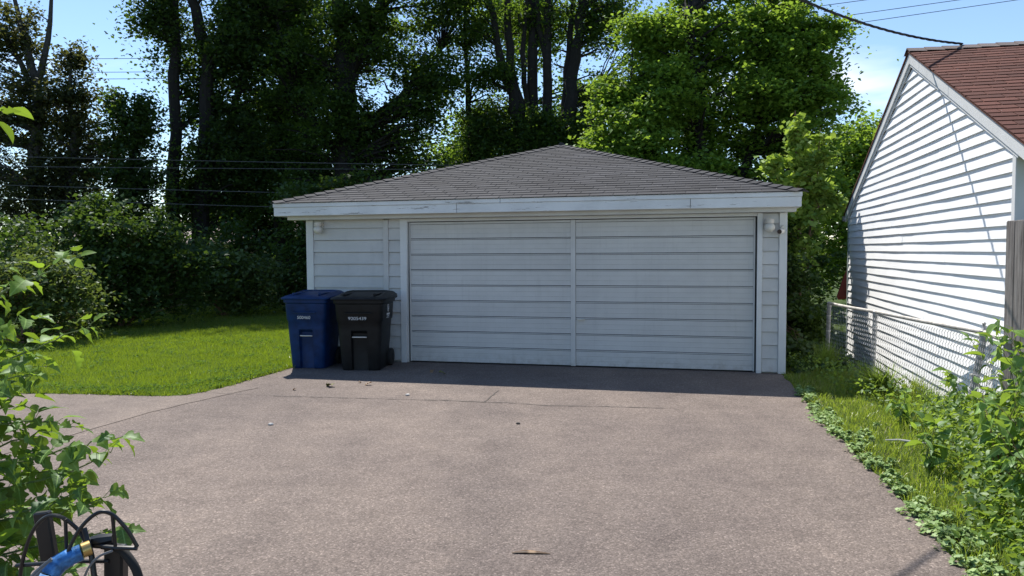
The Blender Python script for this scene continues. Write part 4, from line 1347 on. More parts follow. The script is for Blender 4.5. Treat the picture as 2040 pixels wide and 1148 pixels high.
# woven mesh: zig-zag wires
cm = MB()
def fence_xy(u):
    # u metres along the fence from the first point; returns foot and top
    acc = 0
    for i in range(len(FP) - 1):
        L_ = math.hypot(FP[i + 1][0] - FP[i][0], FP[i + 1][1] - FP[i][1])
        if u <= acc + L_ or i == len(FP) - 2:
            t_ = (u - acc) / L_
            return (Vector((*FP[i], 0)).lerp(Vector((*FP[i + 1], 0)), t_), Vector((*TOPX[i], 0)).lerp(Vector((*TOPX[i + 1], 0)), t_))
        acc += L_
ftot = sum(math.hypot(FP[i + 1][0] - FP[i][0], FP[i + 1][1] - FP[i][1]) for i in range(3))
DIA = .056
u = 0.02
zmin_, zmax_ = -.06, .855
nz_ = int((zmax_ - zmin_) / DIA * 2)
while u < ftot:
    pts = []
    for j in range(nz_ + 1):
        z_ = zmin_ + j * DIA / 2
        uu = u + (DIA * .52 if j % 2 else 0)
        f_, t_ = fence_xy(min(uu, ftot))
        p = f_.lerp(t_, z_ / HTOP)
        p = p + Vector((-.034 + (.002 if j % 2 else -.002), 0, z_))
        pts.append(p - fo)
    cm.tube(pts, .0027, 3, cap=False)
    u += DIA / 1.0
mo = cm.build('chain_mesh', M['galvanised'], fen, fix=False)
mo['kind'] = 'stuff'

# weathered wooden fence beginning beside the house corner
wf = empty('wooden_fence', (4.215, 6.42, 0), R(6))
tag(wf, 'weathered grey upright board fence standing at the end of the chain link fence', 'fence')
for i in range(19):
    y = -i * .098
    x = random.uniform(-.006, .006)
    h = 1.90 + random.uniform(-.02, .02)
    b = MB()
    b.prism([(y - .092, -.02), (y, -.02), (y, h - .012), (y - .012, h), (y - .08, h), (y - .092, h - .012)], x - .012, x + .010, 'x')
    b.build('board', M['weathered_wood'], wf, bevel=.003)
for z in (.35, 1.5):
    MB().box(.02, .06, -1.9, 0.0, z, z + .09).build('rail', M['weathered_wood'], wf)
for y in (-.02, -1.85):
    MB().box(.062, .15, y - .09, y, -.02, 1.84).build('post', M['weathered_wood'], wf)

# ------------------------------------------------------------------ wires
def cable(name, label, pts, r_, mat, sag=0.0, group=None, twist=False):
    P = []
    n_ = 40
    a_, b_ = Vector(pts[0]), Vector(pts[-1])
    for i in range(n_ + 1):
        t_ = i / n_
        q = a_.lerp(b_, t_)
        q.z -= sag * 4 * t_ * (1 - t_)
        P.append(q)
    root = empty(name, a_)
    tag(root, label, 'cable', group)
    if not twist:
        MB().tube([p - a_ for p in P], r_, 5).build('strand', M[mat], root, smooth=True)
    else:
        ax = (b_ - a_).normalized()
        e1_ = ax.orthogonal().normalized(); e2_ = ax.cross(e1_)
        for s_ in range(3):
            pp = []
            for i in range(401):
                t_ = i / 400
                q = a_.lerp(b_, t_)
                q.z -= sag * 4 * t_ * (1 - t_)
                an = 2 * PI * (s_ / 3 + t_ * (b_ - a_).length / .42)
                pp.append(q - a_ + (e1_ * math.cos(an) + e2_ * math.sin(an)) * r_ * 1.05)
            MB().tube(pp, r_, 5).build('strand', M[mat], root, smooth=True)
    return root
UG = 'utility wires behind the lawn'
for wi, (x0, z0, x1, z1, y0, y1) in enumerate(((-30, 5.0, 6, 3.95, 21.6, 21.4), (-30, 4.55, 6, 3.95, 21.9, 21.6), (-30, 4.28, 6, 3.05, 21.7, 21.7), (-30, 3.95, 6, 2.6, 21.8, 21.8))):
    cable('overhead_wire', ['topmost of four low wires crossing before the shaded back trees', 'second from the top of four low wires crossing before the back trees', 'third from the top of four low wires crossing before the back trees', 'lowest of four low wires crossing before the shaded back trees'][wi], [(x0, y0, z0), (x1, y1, z1)], .009, 'wire_grey', .12, UG)
for wi, z in enumerate((9.87, 9.31, 9.03)):
    cable('overhead_wire', ['topmost', 'middle one', 'lowest'][wi] + ' of three high wires crossing the sky gap between back trees', [(-36, 32, z), (0, 32, z)], .012, 'wire_grey', .05, UG)
for wi, (za, zb) in enumerate(((11.46, 12.03), (11.09, 11.68), (12.0, 12.55))):
    k_ = (zb - za) / 4.31
    cable('overhead_wire', ['middle one', 'lowest', 'topmost'][wi] + ' of three thin wires in the sky above the brown roof', [(4.0, 32, za - 10.2 * k_), (32, 32, za + 17.8 * k_)], .013, 'wire_black', .03, UG)
ridge_pt = HW + DV * .55 + NV * QP + Vector((0, 0, ZP + .06))
away = Vector((3.09, 8.15, 4.31)) - ridge_pt
far_end = ridge_pt + Vector((away.x * 4.5, away.y * 4.5, 5.7))
cable('service_cable', 'thick twisted black service cable running down to the brown house roof ridge', [far_end, ridge_pt], .0080, 'wire_black', 1.66, None, True)

# ------------------------------------------------------------------ far house glimpsed through the shrubs
fh = empty('far_house', (-14.5, 36, 0), R(-4))
tag(fh, 'pale yellow house with pinkish roof glimpsed through the shrubs', 'house')
MB().box(-3.4, 3.4, 0, 6, 0, 2.18).build('wall', M['pale_yellow'], fh)
rf = MB()
rf.prism([(-.4, 2.1), (6.4, 2.1), (3.0, 3.4)], -3.8, 3.8, 'x')
rf.build('roof', M['pink_roof'], fh)
for x in (-2.2, .3, 2.3):
    wn = MB().box(x - .45, x + .45, -.04, -.004, .9, 1.9).build('window', M['far_white'], fh)
    MB().box(x - .38, x + .38, -.05, -.042, .97, 1.83).build('pane', M['glass_dark'], wn)
fs_ = empty('far_shed', (-19.5, 36, 0), R(6))
tag(fs_, 'pale shed wall glimpsed left of the yellow house', 'shed')
MB().box(-1.6, 1.6, 0, 3, 0, 2.3).build('wall', M['far_white'], fs_)
MB().prism([(-.2, 2.25), (3.2, 2.25), (1.5, 3.0)], -1.8, 1.8, 'x').build('roof', M['pink_roof'], fs_)
MB().box(-.45, .45, -.04, -.003, 0.02, 1.95).build('door', M['pale_yellow'], fs_)

# folded red umbrella beside the far house corner
um = empty('patio_umbrella', (6.84, 14.9, -.3), 0)
tag(um, 'half folded red patio umbrella behind the far corner of the white house', 'umbrella')
MB().tube([(0, 0, 0), (0, 0, 1.95)], .02, 8).build('pole', M['rail_metal'], um, smooth=True)
rings = []
for (r_, z_) in ((.30, .95), (.33, 1.0), (.24, 1.35), (.14, 1.65), (.03, 1.88)):
    rings.append([(r_ * (1 + .22 * (-1) ** j) * math.cos(2 * PI * j / 16), r_ * (1 + .22 * (-1) ** j) * math.sin(2 * PI * j / 16), z_ + (.03 if j % 2 else 0)) for j in range(16)])
bm_ = MB(); bm_.loft(rings); bm_.build('canopy', M['red_cloth'], um)
MB().tube([(0, 0, 0), (0, 0, .05), (0, 0, .09)], [.24, .24, .06], 16).build('base', M['dark_stone'], um)

# ------------------------------------------------------------------ strip plants
# low grey green cover creeping over the driveway edge
E_ = np.array(RJ[:-12])
seglen = np.linalg.norm(np.diff(E_, axis=0), axis=1)
cum = np.concatenate([[0], np.cumsum(seglen)])
def along(u):
    i = np.clip(np.searchsorted(cum, u) - 1, 0, len(E_) - 2)
    f = (u - cum[i]) / seglen[i]
    return E_[i] + (E_[i + 1] - E_[i]) * f[:, None]
nc = 360
uc = rng.uniform(1.2, cum[-1], nc) 
cc = along(uc)
dist = np.abs(rng.normal(0.05, .11, nc)) * (1 + .35 * np.sin(uc * 2.1))
inward = np.array([0.97, 0.2])
cc = cc + inward * (dist - .03)[:, None]
rad = rng.uniform(.02, .10, nc) * (0.7 + 0.5 * np.sin(uc * 3.7) * np.sin(uc * 1.3 + 1))
ids = np.repeat(np.arange(nc), 46)
off = rng.normal(0, .55, (len(ids), 2)) * rad[ids][:, None]
hgt = np.maximum(.010, .05 * (1 - (np.linalg.norm(off, axis=1) / (rad[ids] * 1.5)) ** 2)) * rng.uniform(.5, 1.15, len(ids))
Pn = np.concatenate([cc[ids] + off, hgt[:, None] + .004], 1)
V, F = leaf_cloud(Pn, rng.uniform(.012, .040, len(Pn)), up=1.1, droop=.05, wide=.5, fold=.05)
tag(link('ground_cover', fast_mesh('ground_cover', V, F), M['cover_leaf']), 'low grey green ground cover creeping over the driveway edge', 'ground cover', kind='stuff')

def arch_blades(base, k, L, spread, wd, mat, name, label, cat='grass tuft', group=None, lean_dir=None):
    vs, fs = [], []
    r = random.Random(int(base[0] * 100))
    for i in range(k):
        a = r.uniform(0, 2 * PI)
        if lean_dir is not None and r.random() < .6: a = lean_dir + r.uniform(-.9, .9)
        l_ = L * r.uniform(.55, 1.15)
        le = r.uniform(.2, 1.0) * spread
        bx_, by_ = r.gauss(0, .06), r.gauss(0, .06)
        b0 = len(vs)
        sx_, sy_ = -math.sin(a), math.cos(a)
        ns = 5
        for j in range(ns + 1):
            t_ = j / ns
            x_ = bx_ + math.cos(a) * le * l_ * t_ ** 1.7
            y_ = by_ + math.sin(a) * le * l_ * t_ ** 1.7
            z_ = l_ * (t_ - .42 * le * t_ ** 2.6)
            ww = wd * (1 - t_) ** .6 * .5 + .0004
            vs += [(x_ - sx_ * ww, y_ - sy_ * ww, z_), (x_ + sx_ * ww, y_ + sy_ * ww, z_)]
        for j in range(ns):
            fs.append((b0 + 2 * j, b0 + 2 * j + 1, b0 + 2 * j + 3, b0 + 2 * j + 2))
    b = MB(); b.add(vs, fs)
    o_ = b.build(name, M[mat], None, base, fix=False)
    tag(o_, label, cat, group)
    return o_
arch_blades((4.14, 8.35, -.01), 420, .48, .95, .009, 'tuft_blade', 'grass_tuft', 'arching tuft of long grass at the middle fence post', lean_dir=PI)
arch_blades((4.32, 7.95, -.01), 260, .34, .6, .006, 'strip_blade', 'grass_tuft', 'dry brown seeding grass clump against the chain link mesh')
arch_blades((4.22, 10.1, -.01), 220, .50, .6, .007, 'tuft_blade', 'grass_tuft', 'shaded upright grass clump by the far fence post')
arch_blades((4.25, 7.55, -.01), 160, .30, .7, .008, 'tuft_blade', 'grass_tuft', 'short green grass clump between two fence posts')

# ---- leaf shapes for near plants
def leaf_mesh(name, outline, fold=.12, curl=.18, wob=0.0, seed=0):
    """outline: list of (half width, y) from base to tip"""
    r = random.Random(seed)
    vs, fs = [], []
    for (hw, y) in outline:
        zc_ = -curl * y * y
        w1 = r.uniform(-wob, wob); w2 = r.uniform(-wob, wob)
        vs += [(-hw, y, zc_ + hw * fold + w1), (0, y + (0.03 if hw > .05 else 0), zc_), (hw, y, zc_ + hw * fold + w2)]
    for i in range(len(outline) - 1):
        a_ = 3 * i
        fs += [(a_, a_ + 1, a_ + 4, a_ + 3), (a_ + 1, a_ + 2, a_ + 5, a_ + 4)]
    b = MB(); b.add(vs, fs)
    return b.mesh(name, smooth=True)
ovate = [(.01, 0), (.20, .06), (.31, .2), (.34, .36), (.29, .55), (.19, .75), (.08, .9), (.0, 1.0)]
lobed = [(.01, 0), (.20, .03), (.31, .12), (.35, .23), (.29, .31), (.19, .35), (.22, .42), (.33, .50), (.36, .58), (.26, .63), (.20, .68), (.19, .76), (.11, .89), (0, 1.0)]
lobed2 = [(.01, 0), (.18, .02), (.30, .10), (.37, .22), (.36, .33), (.24, .38), (.20, .43), (.30, .55), (.33, .62), (.22, .69), (.16, .78), (.07, .92), (0, 1.02)]
lance = [(.01, 0), (.06, .06), (.12, .2), (.16, .4), (.14, .6), (.09, .8), (0, 1.0)]
toothed = [(.01, 0), (.10, .05), (.20, .16), (.15, .2), (.24, .34), (.18, .38), (.22, .52), (.15, .56), (.17, .7), (.09, .76), (.08, .87), (0, 1.0)]
MUL = [leaf_mesh('leaf', lobed, .25, .25, .02, 1), leaf_mesh('leaf', lobed2, .3, .35, .02, 2), leaf_mesh('leaf', ovate, .22, .3, .015, 3), leaf_mesh('leaf', lobed, .45, .5, .03, 4)]
WED = [leaf_mesh('leaf', ovate, .25, .35, .015, 5), leaf_mesh('leaf', lance, .35, .4, .012, 6), leaf_mesh('leaf', toothed, .3, .4, .02, 7), leaf_mesh('leaf', ovate, .5, .6, .02, 8)]
for m_ in MUL: m_.materials.append(M['mulberry_leaf'])
for m_ in WED: m_.materials.append(M['weed_leaf'])

def put_leaf(mesh_, parent, pos, direc, up, size):
    y = Vector(direc).normalized()
    z = Vector(up)
    z = (z - y * z.dot(y))
    if z.length < 1e-4: z = y.orthogonal()
    z.normalize()
    x = y.cross(z)
    m4 = Matrix((x, y, z)).transposed().to_4x4()
    o_ = bpy.data.objects.new('leaf', mesh_)
    C.objects.link(o_)
    o_.parent = parent
    o_.matrix_local = Matrix.Translation(pos) @ m4 @ Matrix.Scale(size, 4)
    return o_

def branchy(root, base, branches, meshes, size, step, stem_mat, r0=.006, seed=1, budget=300, droop=.5, pet=.3):
    """branches: list of polylines (world). Leaves alternate along them."""
    r = random.Random(seed)
    base = Vector(base)
    b = MB()
    n_ = 0
    for bi, br in enumerate(branches):
        pts = [Vector(p) - base for p in br]
        fine = []
        for i in range(len(pts) - 1):
            for j in range(5):
                fine.append(pts[i].lerp(pts[i + 1], j / 5) + Vector((r.gauss(0, 1), r.gauss(0, 1), r.gauss(0, 1))) * .006)
        fine.append(pts[-1])
        k = len(fine)
        b.tube(fine, [max(.0014, r0 * (1 - .85 * i / (k - 1))) for i in range(k)], 6)
        tot = sum((fine[i + 1] - fine[i]).length for i in range(k - 1))
        u_ = tot * .12
        side = 1
        while u_ < tot and n_ < budget:
            acc = 0
            for i in range(k - 1):
                L_ = (fine[i + 1] - fine[i]).length
                if acc + L_ >= u_: break
                acc += L_
            p = fine[i].lerp(fine[i + 1], (u_ - acc) / max(L_, 1e-6))
            t_ = (fine[i + 1] - fine[i]).normalized()
            sv = t_.cross(Vector((0, 0, 1)))
            if sv.length < .1: sv = Vector((1, 0, 0))
            sv.normalize()
            sv = Matrix.Rotation(r.uniform(-.9, .9), 3, t_) @ sv
            dr = t_ * r.uniform(.2, .7) + sv * side * r.uniform(.5, 1.1) + Vector((0, 0, r.uniform(-droop, .25)))
            dr.normalize()
            s_ = size * r.uniform(.55, 1.25)
            pp = p + dr * s_ * pet + Vector((0, 0, .01))
            b.tube([p, pp], [.0013, .0011], 3, cap=False)
            d2 = dr + Vector((r.uniform(-.3, .3), r.uniform(-.3, .3), r.uniform(-droop * 1.5, .1)))
            upv = Vector((r.gauss(0, .55), r.gauss(0, .55), 1))
            put_leaf(r.choice(meshes), root, pp, d2, upv, s_)
            n_ += 1
            side = -side
            u_ += step * r.uniform(.6, 1.4)
        put_leaf(r.choice(meshes), root, fine[-1], t_ + Vector((0, 0, r.uniform(-.2, .3))), Vector((r.gauss(0, .4), r.gauss(0, .4), 1)), size * r.uniform(.6, 1.0))
    b.build('stem', M[stem_mat], root, smooth=True, fix=False)

def leaf_mass(name, meshes, parent, base, P, size, mat, droop=.4):
    V_, F_, b0 = [], [], 0
    r = random.Random(len(P))
    for p in P:
        me_ = r.choice(meshes)
        co_ = np.empty(len(me_.vertices) * 3)
        me_.vertices.foreach_get('co', co_)
        co_ = co_.reshape(-1, 3)
        y = Vector((r.gauss(0, 1), r.gauss(0, 1), r.gauss(-droop, .5))).normalized()
        z = Vector((r.gauss(0, .5), r.gauss(0, .5), 1))
        z = (z - y * z.dot(y)).normalized()
        x = y.cross(z)
        rot = np.array([x[:], y[:], z[:]])
        V_.append((co_ * size * r.uniform(.6, 1.25)) @ rot + np.array(p) - np.array(base))
        F_.append(np.array([pl.vertices[:] for pl in me_.polygons]) + b0)
        b0 += len(co_)
    o_ = link(name, fast_mesh(name, np.concatenate(V_), np.concatenate(F_), True), M[mat], parent)
    o_['kind'] = 'stuff'
    return o_
# mulberry sapling leaning in from the left
mb0 = (-2.45, 2.85, 0)
mul = empty('mulberry_sapling', mb0)
tag(mul, 'taller sapling with lobed bright leaves leaning toward the lawn above the wire stand', 'sapling')
rr_ = random.Random(12)
core = [Vector((-2.45, 2.85, 0)), Vector((-2.40, 2.85, .6)), Vector((-2.30, 2.82, 1.2)), Vector((-2.2, 2.78, 1.75)), Vector((-2.10, 2.72, 2.25))]
core2 = [Vector((-2.45, 2.85, .05)), Vector((-2.3, 2.75, .4)), Vector((-2.15, 2.68, .75)), Vector((-2.05, 2.65, 1.05))]
brs = [core, core2,
       [(-2.27, 2.8, 1.40), (-1.91, 2.8, 1.50), (-1.73, 2.8, 1.58), (-1.60, 2.8, 1.645)],
       [(-2.3, 2.8, 1.18), (-1.92, 2.8, 1.24), (-1.73, 2.8, 1.31), (-1.56, 2.8, 1.40)],
       [(-2.3, 2.9, 1.28), (-2.0, 2.9, 1.36), (-1.84, 2.9, 1.40)],
       [(-2.36, 2.8, .99), (-1.93, 2.8, 1.02), (-1.72, 2.8, 1.02), (-1.64, 2.8, 1.00)],
       [(-2.15, 2.7, .75), (-1.76, 2.7, .82), (-1.57, 2.7, .88), (-1.45, 2.7, .95)],
       [(-2.2, 2.65, .66), (-1.66, 2.6, .72), (-1.54, 2.6, .76), (-1.42, 2.6, .80)],
       [(-2.2, 2.9, .80), (-1.95, 2.9, .92), (-1.78, 2.9, .97)],
       [(-2.12, 2.75, 2.0), (-1.95, 2.70, 2.08), (-1.80, 2.70, 2.15)],
       [(-2.1, 2.6, .55), (-1.54, 2.55, .66), (-1.33, 2.55, .70)],
       [(-2.25, 2.75, .95), (-2.0, 2.7, 1.08), (-1.82, 2.66, 1.15)],
       [(-2.2, 2.7, .55), (-1.9, 2.6, .60), (-1.66, 2.5, .62), (-1.5, 2.45, .60)],
       [(-2.2, 2.7, .42), (-1.85, 2.5, .46), (-1.5, 2.4, .50), (-1.32, 2.38, .48)],
       [(-2.3, 2.85, 1.1), (-2.05, 2.95, 1.2), (-1.86, 3.0, 1.20)],
       [(-2.2, 2.7, .85), (-1.95, 2.75, .80), (-1.75, 2.8, .84), (-1.62, 2.8, .82)],
       [(-2.2, 2.7, .70), (-1.92, 2.85, .66), (-1.7, 2.9, .68)],
       [(-2.25, 2.75, 1.08), (-2.0, 2.72, 1.16), (-1.80, 2.68, 1.22), (-1.70, 2.66, 1.22)],
       [(-2.25, 2.85, 1.30), (-2.0, 2.85, 1.27), (-1.80, 2.86, 1.30)],
       [(-2.15, 2.7, .92), (-1.9, 2.66, .90), (-1.72, 2.64, .93)],
       [(-2.1, 2.65, .60), (-1.8, 2.62, .73), (-1.62, 2.6, .77), (-1.50, 2.6, .84)],
       [(-2.1, 2.6, .48), (-1.75, 2.45, .56), (-1.55, 2.4, .60), (-1.42, 2.36, .64)],
       [(-2.1, 2.6, .40), (-1.7, 2.35, .44), (-1.45, 2.25, .46)]]
brs.insert(2, [(-2.1, 2.72, .86), (-1.75, 2.7, .90), (-1.56, 2.7, .96), (-1.41, 2.7, .99)])
up_b = [b_ for b_ in brs[2:] if b_[0][2] > .79] + [core]
lo_b = [b_ for b_ in brs[2:] if b_[0][2] <= .79] + [core2]
branchy(mul, mb0, up_b, MUL, .078, .026, 'green_stem', .006, 21, 300)
mul2 = empty('mulberry_sapling', (-2.40, 2.70, 0))
tag(mul2, 'lower bushy sapling whose lobed leaves surround the black wire stand', 'sapling')
def blob(cx, cy, cz, rx, ry, rz, k_):
    u_ = rng.normal(0, .5, (k_, 3))
    return np.array([cx, cy, cz]) + u_ * np.array([rx, ry, rz])
leaf_mass('inner_leaves', MUL, mul, mb0, np.concatenate([blob(-2.02, 2.85, 1.18, .17, .22, .24, 75), blob(-2.05, 2.85, .98, .22, .2, .16, 36), blob(-2.1, 2.85, 1.5, .16, .2, .2, 24)]), .082, 'mulberry_mass')
leaf_mass('inner_leaves', MUL, mul2, (-2.40, 2.70, 0), np.concatenate([blob(-1.88, 2.68, .72, .28, .22, .24, 85), blob(-1.75, 2.5, .50, .33, .22, .14, 80)]), .082, 'mulberry_mass')
branchy(mul2, (-2.40, 2.70, 0), lo_b, MUL, .078, .026, 'green_stem', .006, 22, 300)

# tall weeds on the right, each its own plant
WG = 'tall weeds by the end of the wire fence'
weeds = [((3.82, 5.6, 0), 1.05, 'tallest leafy weed climbing in front of the wooden fence', 0),
         ((4.02, 6.62, 0), .62, 'upright weed in front of the nearest wire fence post', 1),
         ((3.20, 4.9, 0), .80, 'broad leaved weed with reddish stems before the wooden fence', 2),
         ((3.05, 4.3, 0), .62, 'low sprawling weed with folded leaves beside the driveway edge', 3),
         ((3.9, 5.3, 0), 1.15, 'dense leafy weed standing closest to the wooden boards', 4),
         ((3.60, 6.9, 0), .34, 'toothed leaf weed growing in the grass strip short of the fence', 5),
         ((2.72, 3.75, 0), .40, 'small sprawling weed reaching out over the asphalt', 6),
         ((2.98, 3.9, 0), .66, 'bushy weed rising behind the small sprawling one', 7),
         ((3.35, 4.55, 0), .90, 'tall weed among the broad leaved and sprawling weeds', 8),
         ((3.70, 5.95, 0), .50, 'half height weed between the grass strip and the tallest weed', 9),
         ((3.05, 5.45, 0), .38, 'knee high weed at the border of the grass strip', 10)]
for (bp, h, lab, sd_) in weeds:
    t = empty('weed_plant', bp)
    tag(t, lab, 'weed', WG)
    r = random.Random(40 + sd_)
    brs = []
    for i in range(7 if h > .7 else 5):
        a = r.uniform(0, 2 * PI)
        rd = h * r.uniform(.15, .5)
        b0 = Vector(bp)
        e_ = b0 + Vector((math.cos(a) * rd, math.sin(a) * rd, h * r.uniform(.6, 1.02)))
        m_ = b0.lerp(e_, .5) + Vector((-math.cos(a) * rd * .2, -math.sin(a) * rd * .2, h * .1))
        brs.append([b0, m_, e_])
    branchy(t, bp, brs, WED, .105 if sd_ != 5 else .09, .042, 'brown_stem' if sd_ in (2, 3, 8) else 'green_stem', .006, 60 + sd_, 120, .6, .2)
# shorter undergrowth below them
k = 24000
P = np.stack([rng.uniform(2.3, 4.25, k), rng.uniform(3.0, 7.2, k)], -1)
edge = 2.45 + (P[:, 1] - 4.0) * .19
keep = (P[:, 0] > edge + .22 + .26 * np.clip(P[:, 1] - 4.3, 0, 3) + rng.normal(0, .08, k))
P = P[keep]
hh = np.clip((P[:, 0] - (2.62 + (P[:, 1] - 4) * .25)) * .95, .06, .85)
hh *= np.clip(1.0 - (P[:, 1] - 5.0) * .38, .35, 1.0)
Pn = np.concatenate([P, (hh * rng.random(len(P)) ** .7)[:, None] + .02], 1)
V, F = leaf_cloud(Pn, rng.uniform(.03, .075, len(Pn)), up=.5, droop=.4, wide=.3)
tag(link('undergrowth', fast_mesh('undergrowth', V, F), M['weed_mass']), 'tangled low green undergrowth beneath the tall weeds', 'undergrowth', kind='stuff')
k = 1500
P = np.stack([rng.uniform(3.75, 4.45, k), rng.uniform(6.8, 10.4, k)], -1)
Pn = np.concatenate([P, (rng.random(k) ** 1.5 * .22)[:, None] + .02], 1)
V, F = leaf_cloud(Pn, rng.uniform(.03, .07, k), up=.5, droop=.4, wide=.3)
tag(link('fence_weeds', fast_mesh('fence_weeds', V, F), M['weed_mass']), 'scattered small weeds along the foot of the chain link fence', 'weeds', kind='stuff')

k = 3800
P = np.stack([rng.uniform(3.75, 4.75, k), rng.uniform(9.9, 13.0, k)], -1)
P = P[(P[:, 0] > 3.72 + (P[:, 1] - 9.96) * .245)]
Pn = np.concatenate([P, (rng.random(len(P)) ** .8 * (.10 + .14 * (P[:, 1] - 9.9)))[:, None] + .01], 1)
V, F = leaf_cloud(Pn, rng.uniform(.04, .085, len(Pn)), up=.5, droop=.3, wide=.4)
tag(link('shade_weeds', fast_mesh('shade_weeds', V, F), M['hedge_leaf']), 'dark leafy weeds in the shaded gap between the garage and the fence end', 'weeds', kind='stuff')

# ------------------------------------------------------------------ wire hoop stand at the near left
st0 = (-1.20, 2.0, 0)
sto = Vector(st0)
stand = empty('wire_stand', st0)
tag(stand, 'black metal hoop stand with chrome elbow pipe and grey cables under the sapling', 'stand')
def arc3(pts, k=18):
    P = [Vector(p) for p in pts]
    out = []
    ext = [P[0] * 2 - P[1]] + P + [P[-1] * 2 - P[-2]]
    for i in range(1, len(ext) - 2):
        p0, p1, p2, p3 = ext[i - 1], ext[i], ext[i + 1], ext[i + 2]
        for j in range(k):
            t_ = j / k
            out.append(.5 * ((2 * p1) + (p2 - p0) * t_ + (2 * p0 - 5 * p1 + 4 * p2 - p3) * t_ * t_ + (3 * p1 - p0 - 3 * p2 + p3) * t_ ** 3))
    out.append(P[-1])
    return out
def sp(name, pts, r_, mat='black_metal', smooth=True, k=8, curve=True, parent=stand):
    P = [Vector(p) - sto for p in pts]
    if curve and len(P) > 2: P = arc3(P, 8)
    return MB().tube(P, r_, k).build(name, M[mat], parent, smooth=smooth)
sp('hoop', [(-1.355, 2.02, .74), (-1.335, 2.01, .82), (-1.300, 2.0, .900), (-1.255, 1.99, .945), (-1.215, 1.99, .945), (-1.180, 2.0, .91), (-1.160, 2.01, .865)], .0052)
sp('hoop', [(-1.205, 1.94, .76), (-1.185, 1.94, .83), (-1.150, 1.95, .915), (-1.105, 1.96, .963), (-1.070, 1.97, .960), (-1.035, 1.98, .915), (-1.012, 1.99, .862)], .0052)
sp('strut', [(-1.203, 1.99, .940), (-1.203, 1.99, .85)], .0048, curve=False)
sp('strut', [(-1.066, 1.97, .958), (-1.066, 1.98, .868)], .0048, curve=False)
sp('crossbar', [(-1.14, 2.0, .862), (-1.066, 1.98, .864), (-1.012, 1.99, .858)], .0062, curve=False)
sp('crossbar', [(-1.36, 2.02, .80), (-1.20, 2.01, .815), (-1.10, 2.01, .815)], .006, curve=False)
sp('brace', [(-1.160, 2.0, .91), (-1.130, 1.98, .84), (-1.115, 1.97, .74)], .0075, curve=False)
sp('clamp', [(-1.145, 2.01, .868), (-1.12, 2.01, .872), (-1.085, 2.01, .878)], [.016, .019, .014], curve=False)
MB().box(-.022, .022, -.012, .012, -.46, .465).build('post', M['black_metal'], stand, (-1.278 + 1.20, .10, .46), (0, R(-7), 0), bevel=.004)
MB().box(-.026, .026, -.02, .02, -.43, .42).build('post', M['black_metal'], stand, (-1.105 + 1.20, .03, .43), (0, R(2), 0), bevel=.006)
MB().tube([(0, 0, 0), (0, 0, .02), (0, 0, .03)], [.17, .17, .05], 20).build('base_plate', M['black_metal'], stand, (.03, .04, 0), smooth=True)
sp('pipe', [(-1.245, 1.885, .66), (-1.226, 1.901, .760), (-1.207, 1.922, .818)], .0262, 'chrome', k=18)
sp('elbow_pipe', [(-1.2075, 1.921, .817), (-1.203, 1.927, .826), (-1.193, 1.936, .838), (-1.172, 1.95, .850), (-1.148, 1.965, .858)], [.0255] * 17 + [.024] * 8 + [.022] * 8, 'blue_enamel', k=18)
sp('collar', [(-1.148, 1.968, .861), (-1.132, 1.98, .865)], .020, 'brass', k=12, curve=False)
for i in range(4):
    o_ = i * .009
    sp('cable', [(-1.300 + o_, 1.90 - o_ * .4, .72), (-1.275 + o_, 1.90, .775 - o_ * .4), (-1.240 + o_ * .7, 1.905, .825 - o_ * .4), (-1.20 + o_ * .3, 1.92, .86 - o_ * .7)], .0042, 'grey_cable', k=6)
sp('hose', [(-1.12, 2.02, .855), (-1.07, 2.0, .855), (-1.035, 1.99, .83), (-1.01, 1.985, .785), (-1.0, 1.98, .70), (-1.01, 1.98, .5), (-1.06, 1.99, .2), (-1.10, 2.0, .04)], .0115, 'rubber', k=10)
sp('cable', [(-1.145, 1.96, .78), (-1.125, 1.955, .82), (-1.10, 1.96, .848), (-1.07, 1.975, .858)], .0034, 'grey_cable', k=6)

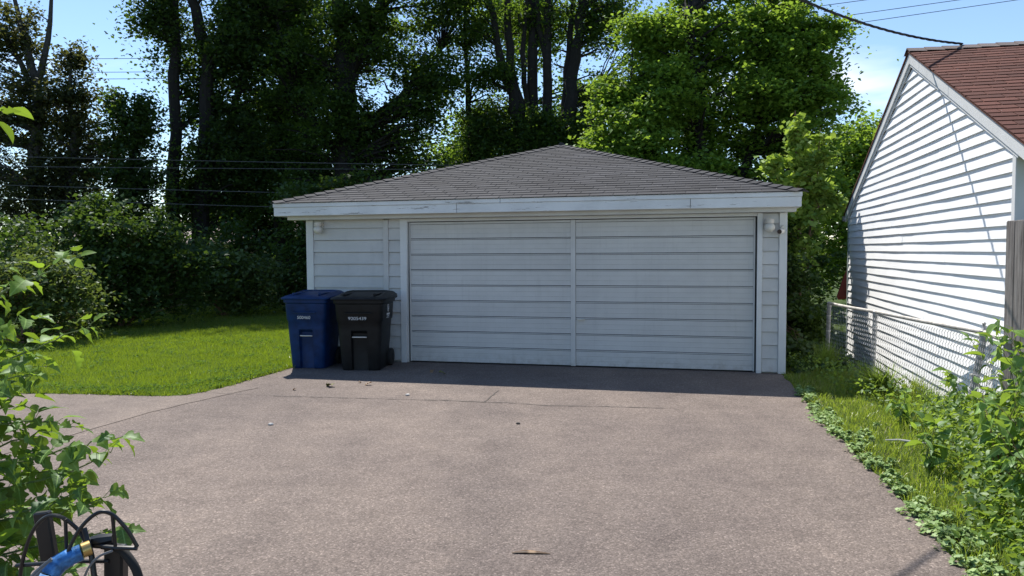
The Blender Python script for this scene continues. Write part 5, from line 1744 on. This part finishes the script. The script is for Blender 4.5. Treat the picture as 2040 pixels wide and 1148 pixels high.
# ------------------------------------------------------------------ litter on the asphalt
DRY = leaf_mesh('leaf', lobed, .5, .9, .06, 11)
DRY.materials.append(M['dry_leaf'])
def litter(x, y, s_, rz, label, mesh_, mat=None, tilt=.2):
    o_ = bpy.data.objects.new('fallen_leaf', mesh_)
    C.objects.link(o_)
    o_.location = (x, y, .012 + s_ * .12)
    o_.rotation_euler = (tilt, tilt * .6, rz)
    o_.scale = (s_, s_, s_)
    tag(o_, label, 'leaf', 'fallen leaves on the driveway')
GRN = leaf_mesh('leaf', lobed2, .6, .7, .08, 13)
simple('olive_leaf', (0.15, 0.15, 0.04), 0.8)
GRN.materials.append(M['olive_leaf'])
litter(-2.21, 9.15, .13, .7, 'curled olive green fallen leaf on the sunlit asphalt before the bins', GRN)
litter(-1.76, 9.31, .10, 2.0, 'brown curled fallen leaf just outside the garage shadow', DRY)
litter(-1.95, 9.46, .05, 4.0, 'tiny brown fallen leaf at the edge of the garage shadow', DRY)
litter(-2.6, 8.96, .05, 1.0, 'tiny dark fallen leaf left of the olive green leaf', DRY)
litter(-1.1, 10.3, .09, 3.0, 'dry fallen leaf lying in the shadow close to the garage door', DRY)
litter(-.99, 10.08, .10, 5.0, 'dry fallen leaf lying in the shadow right of the black bin', GRN)
def pebble(x, y, s_, mat, label):
    bm = bmesh.new()
    bmesh.ops.create_icosphere(bm, subdivisions=2, radius=1)
    for v_ in bm.verts:
        v_.co *= 1 + random.uniform(-.15, .15)
    me = bpy.data.meshes.new('pebble')
    bm.to_mesh(me); bm.free()
    o_ = link('pebble', me, M[mat], None, (x, y, s_ * .4))
    o_.scale = (s_ * 1.2, s_, s_ * .6)
    tag(o_, label, 'pebble', 'pebbles on the driveway')
pebble(.05, 7.13, .018, 'dark_stone', 'small dark pebble alone on the middle of the driveway')
pebble(-1.21, 8.60, .022, 'stone', 'small pale pebble beside the long crack')
pebble(-2.32, 7.15, .022, 'stone', 'small pale pebble on the left half of the driveway')
tw = MB().tube([(-.11, 0, .012), (-.04, .008, .014), (.03, .0, .012), (.10, -.012, .008)], [.004, .016, .012, .003], 6).build('bark_strip', M['dry_leaf'], None, (.10, 4.04, 0))
tw.scale = (1, 1, .5)
tag(tw, 'rusty brown strip of bark lying flat on the bare asphalt', 'bark')
tw = MB().tube([(-.16, 0, .05), (-.05, .01, .055), (.08, -.01, .05), (.18, .01, .045)], [.006, .011, .010, .004], 6).build('stick', M['stone'], None, (3.28, 6.2, 0), (0, 0, -.35))
tag(tw, 'pale dry stick lying in the grass strip', 'stick')
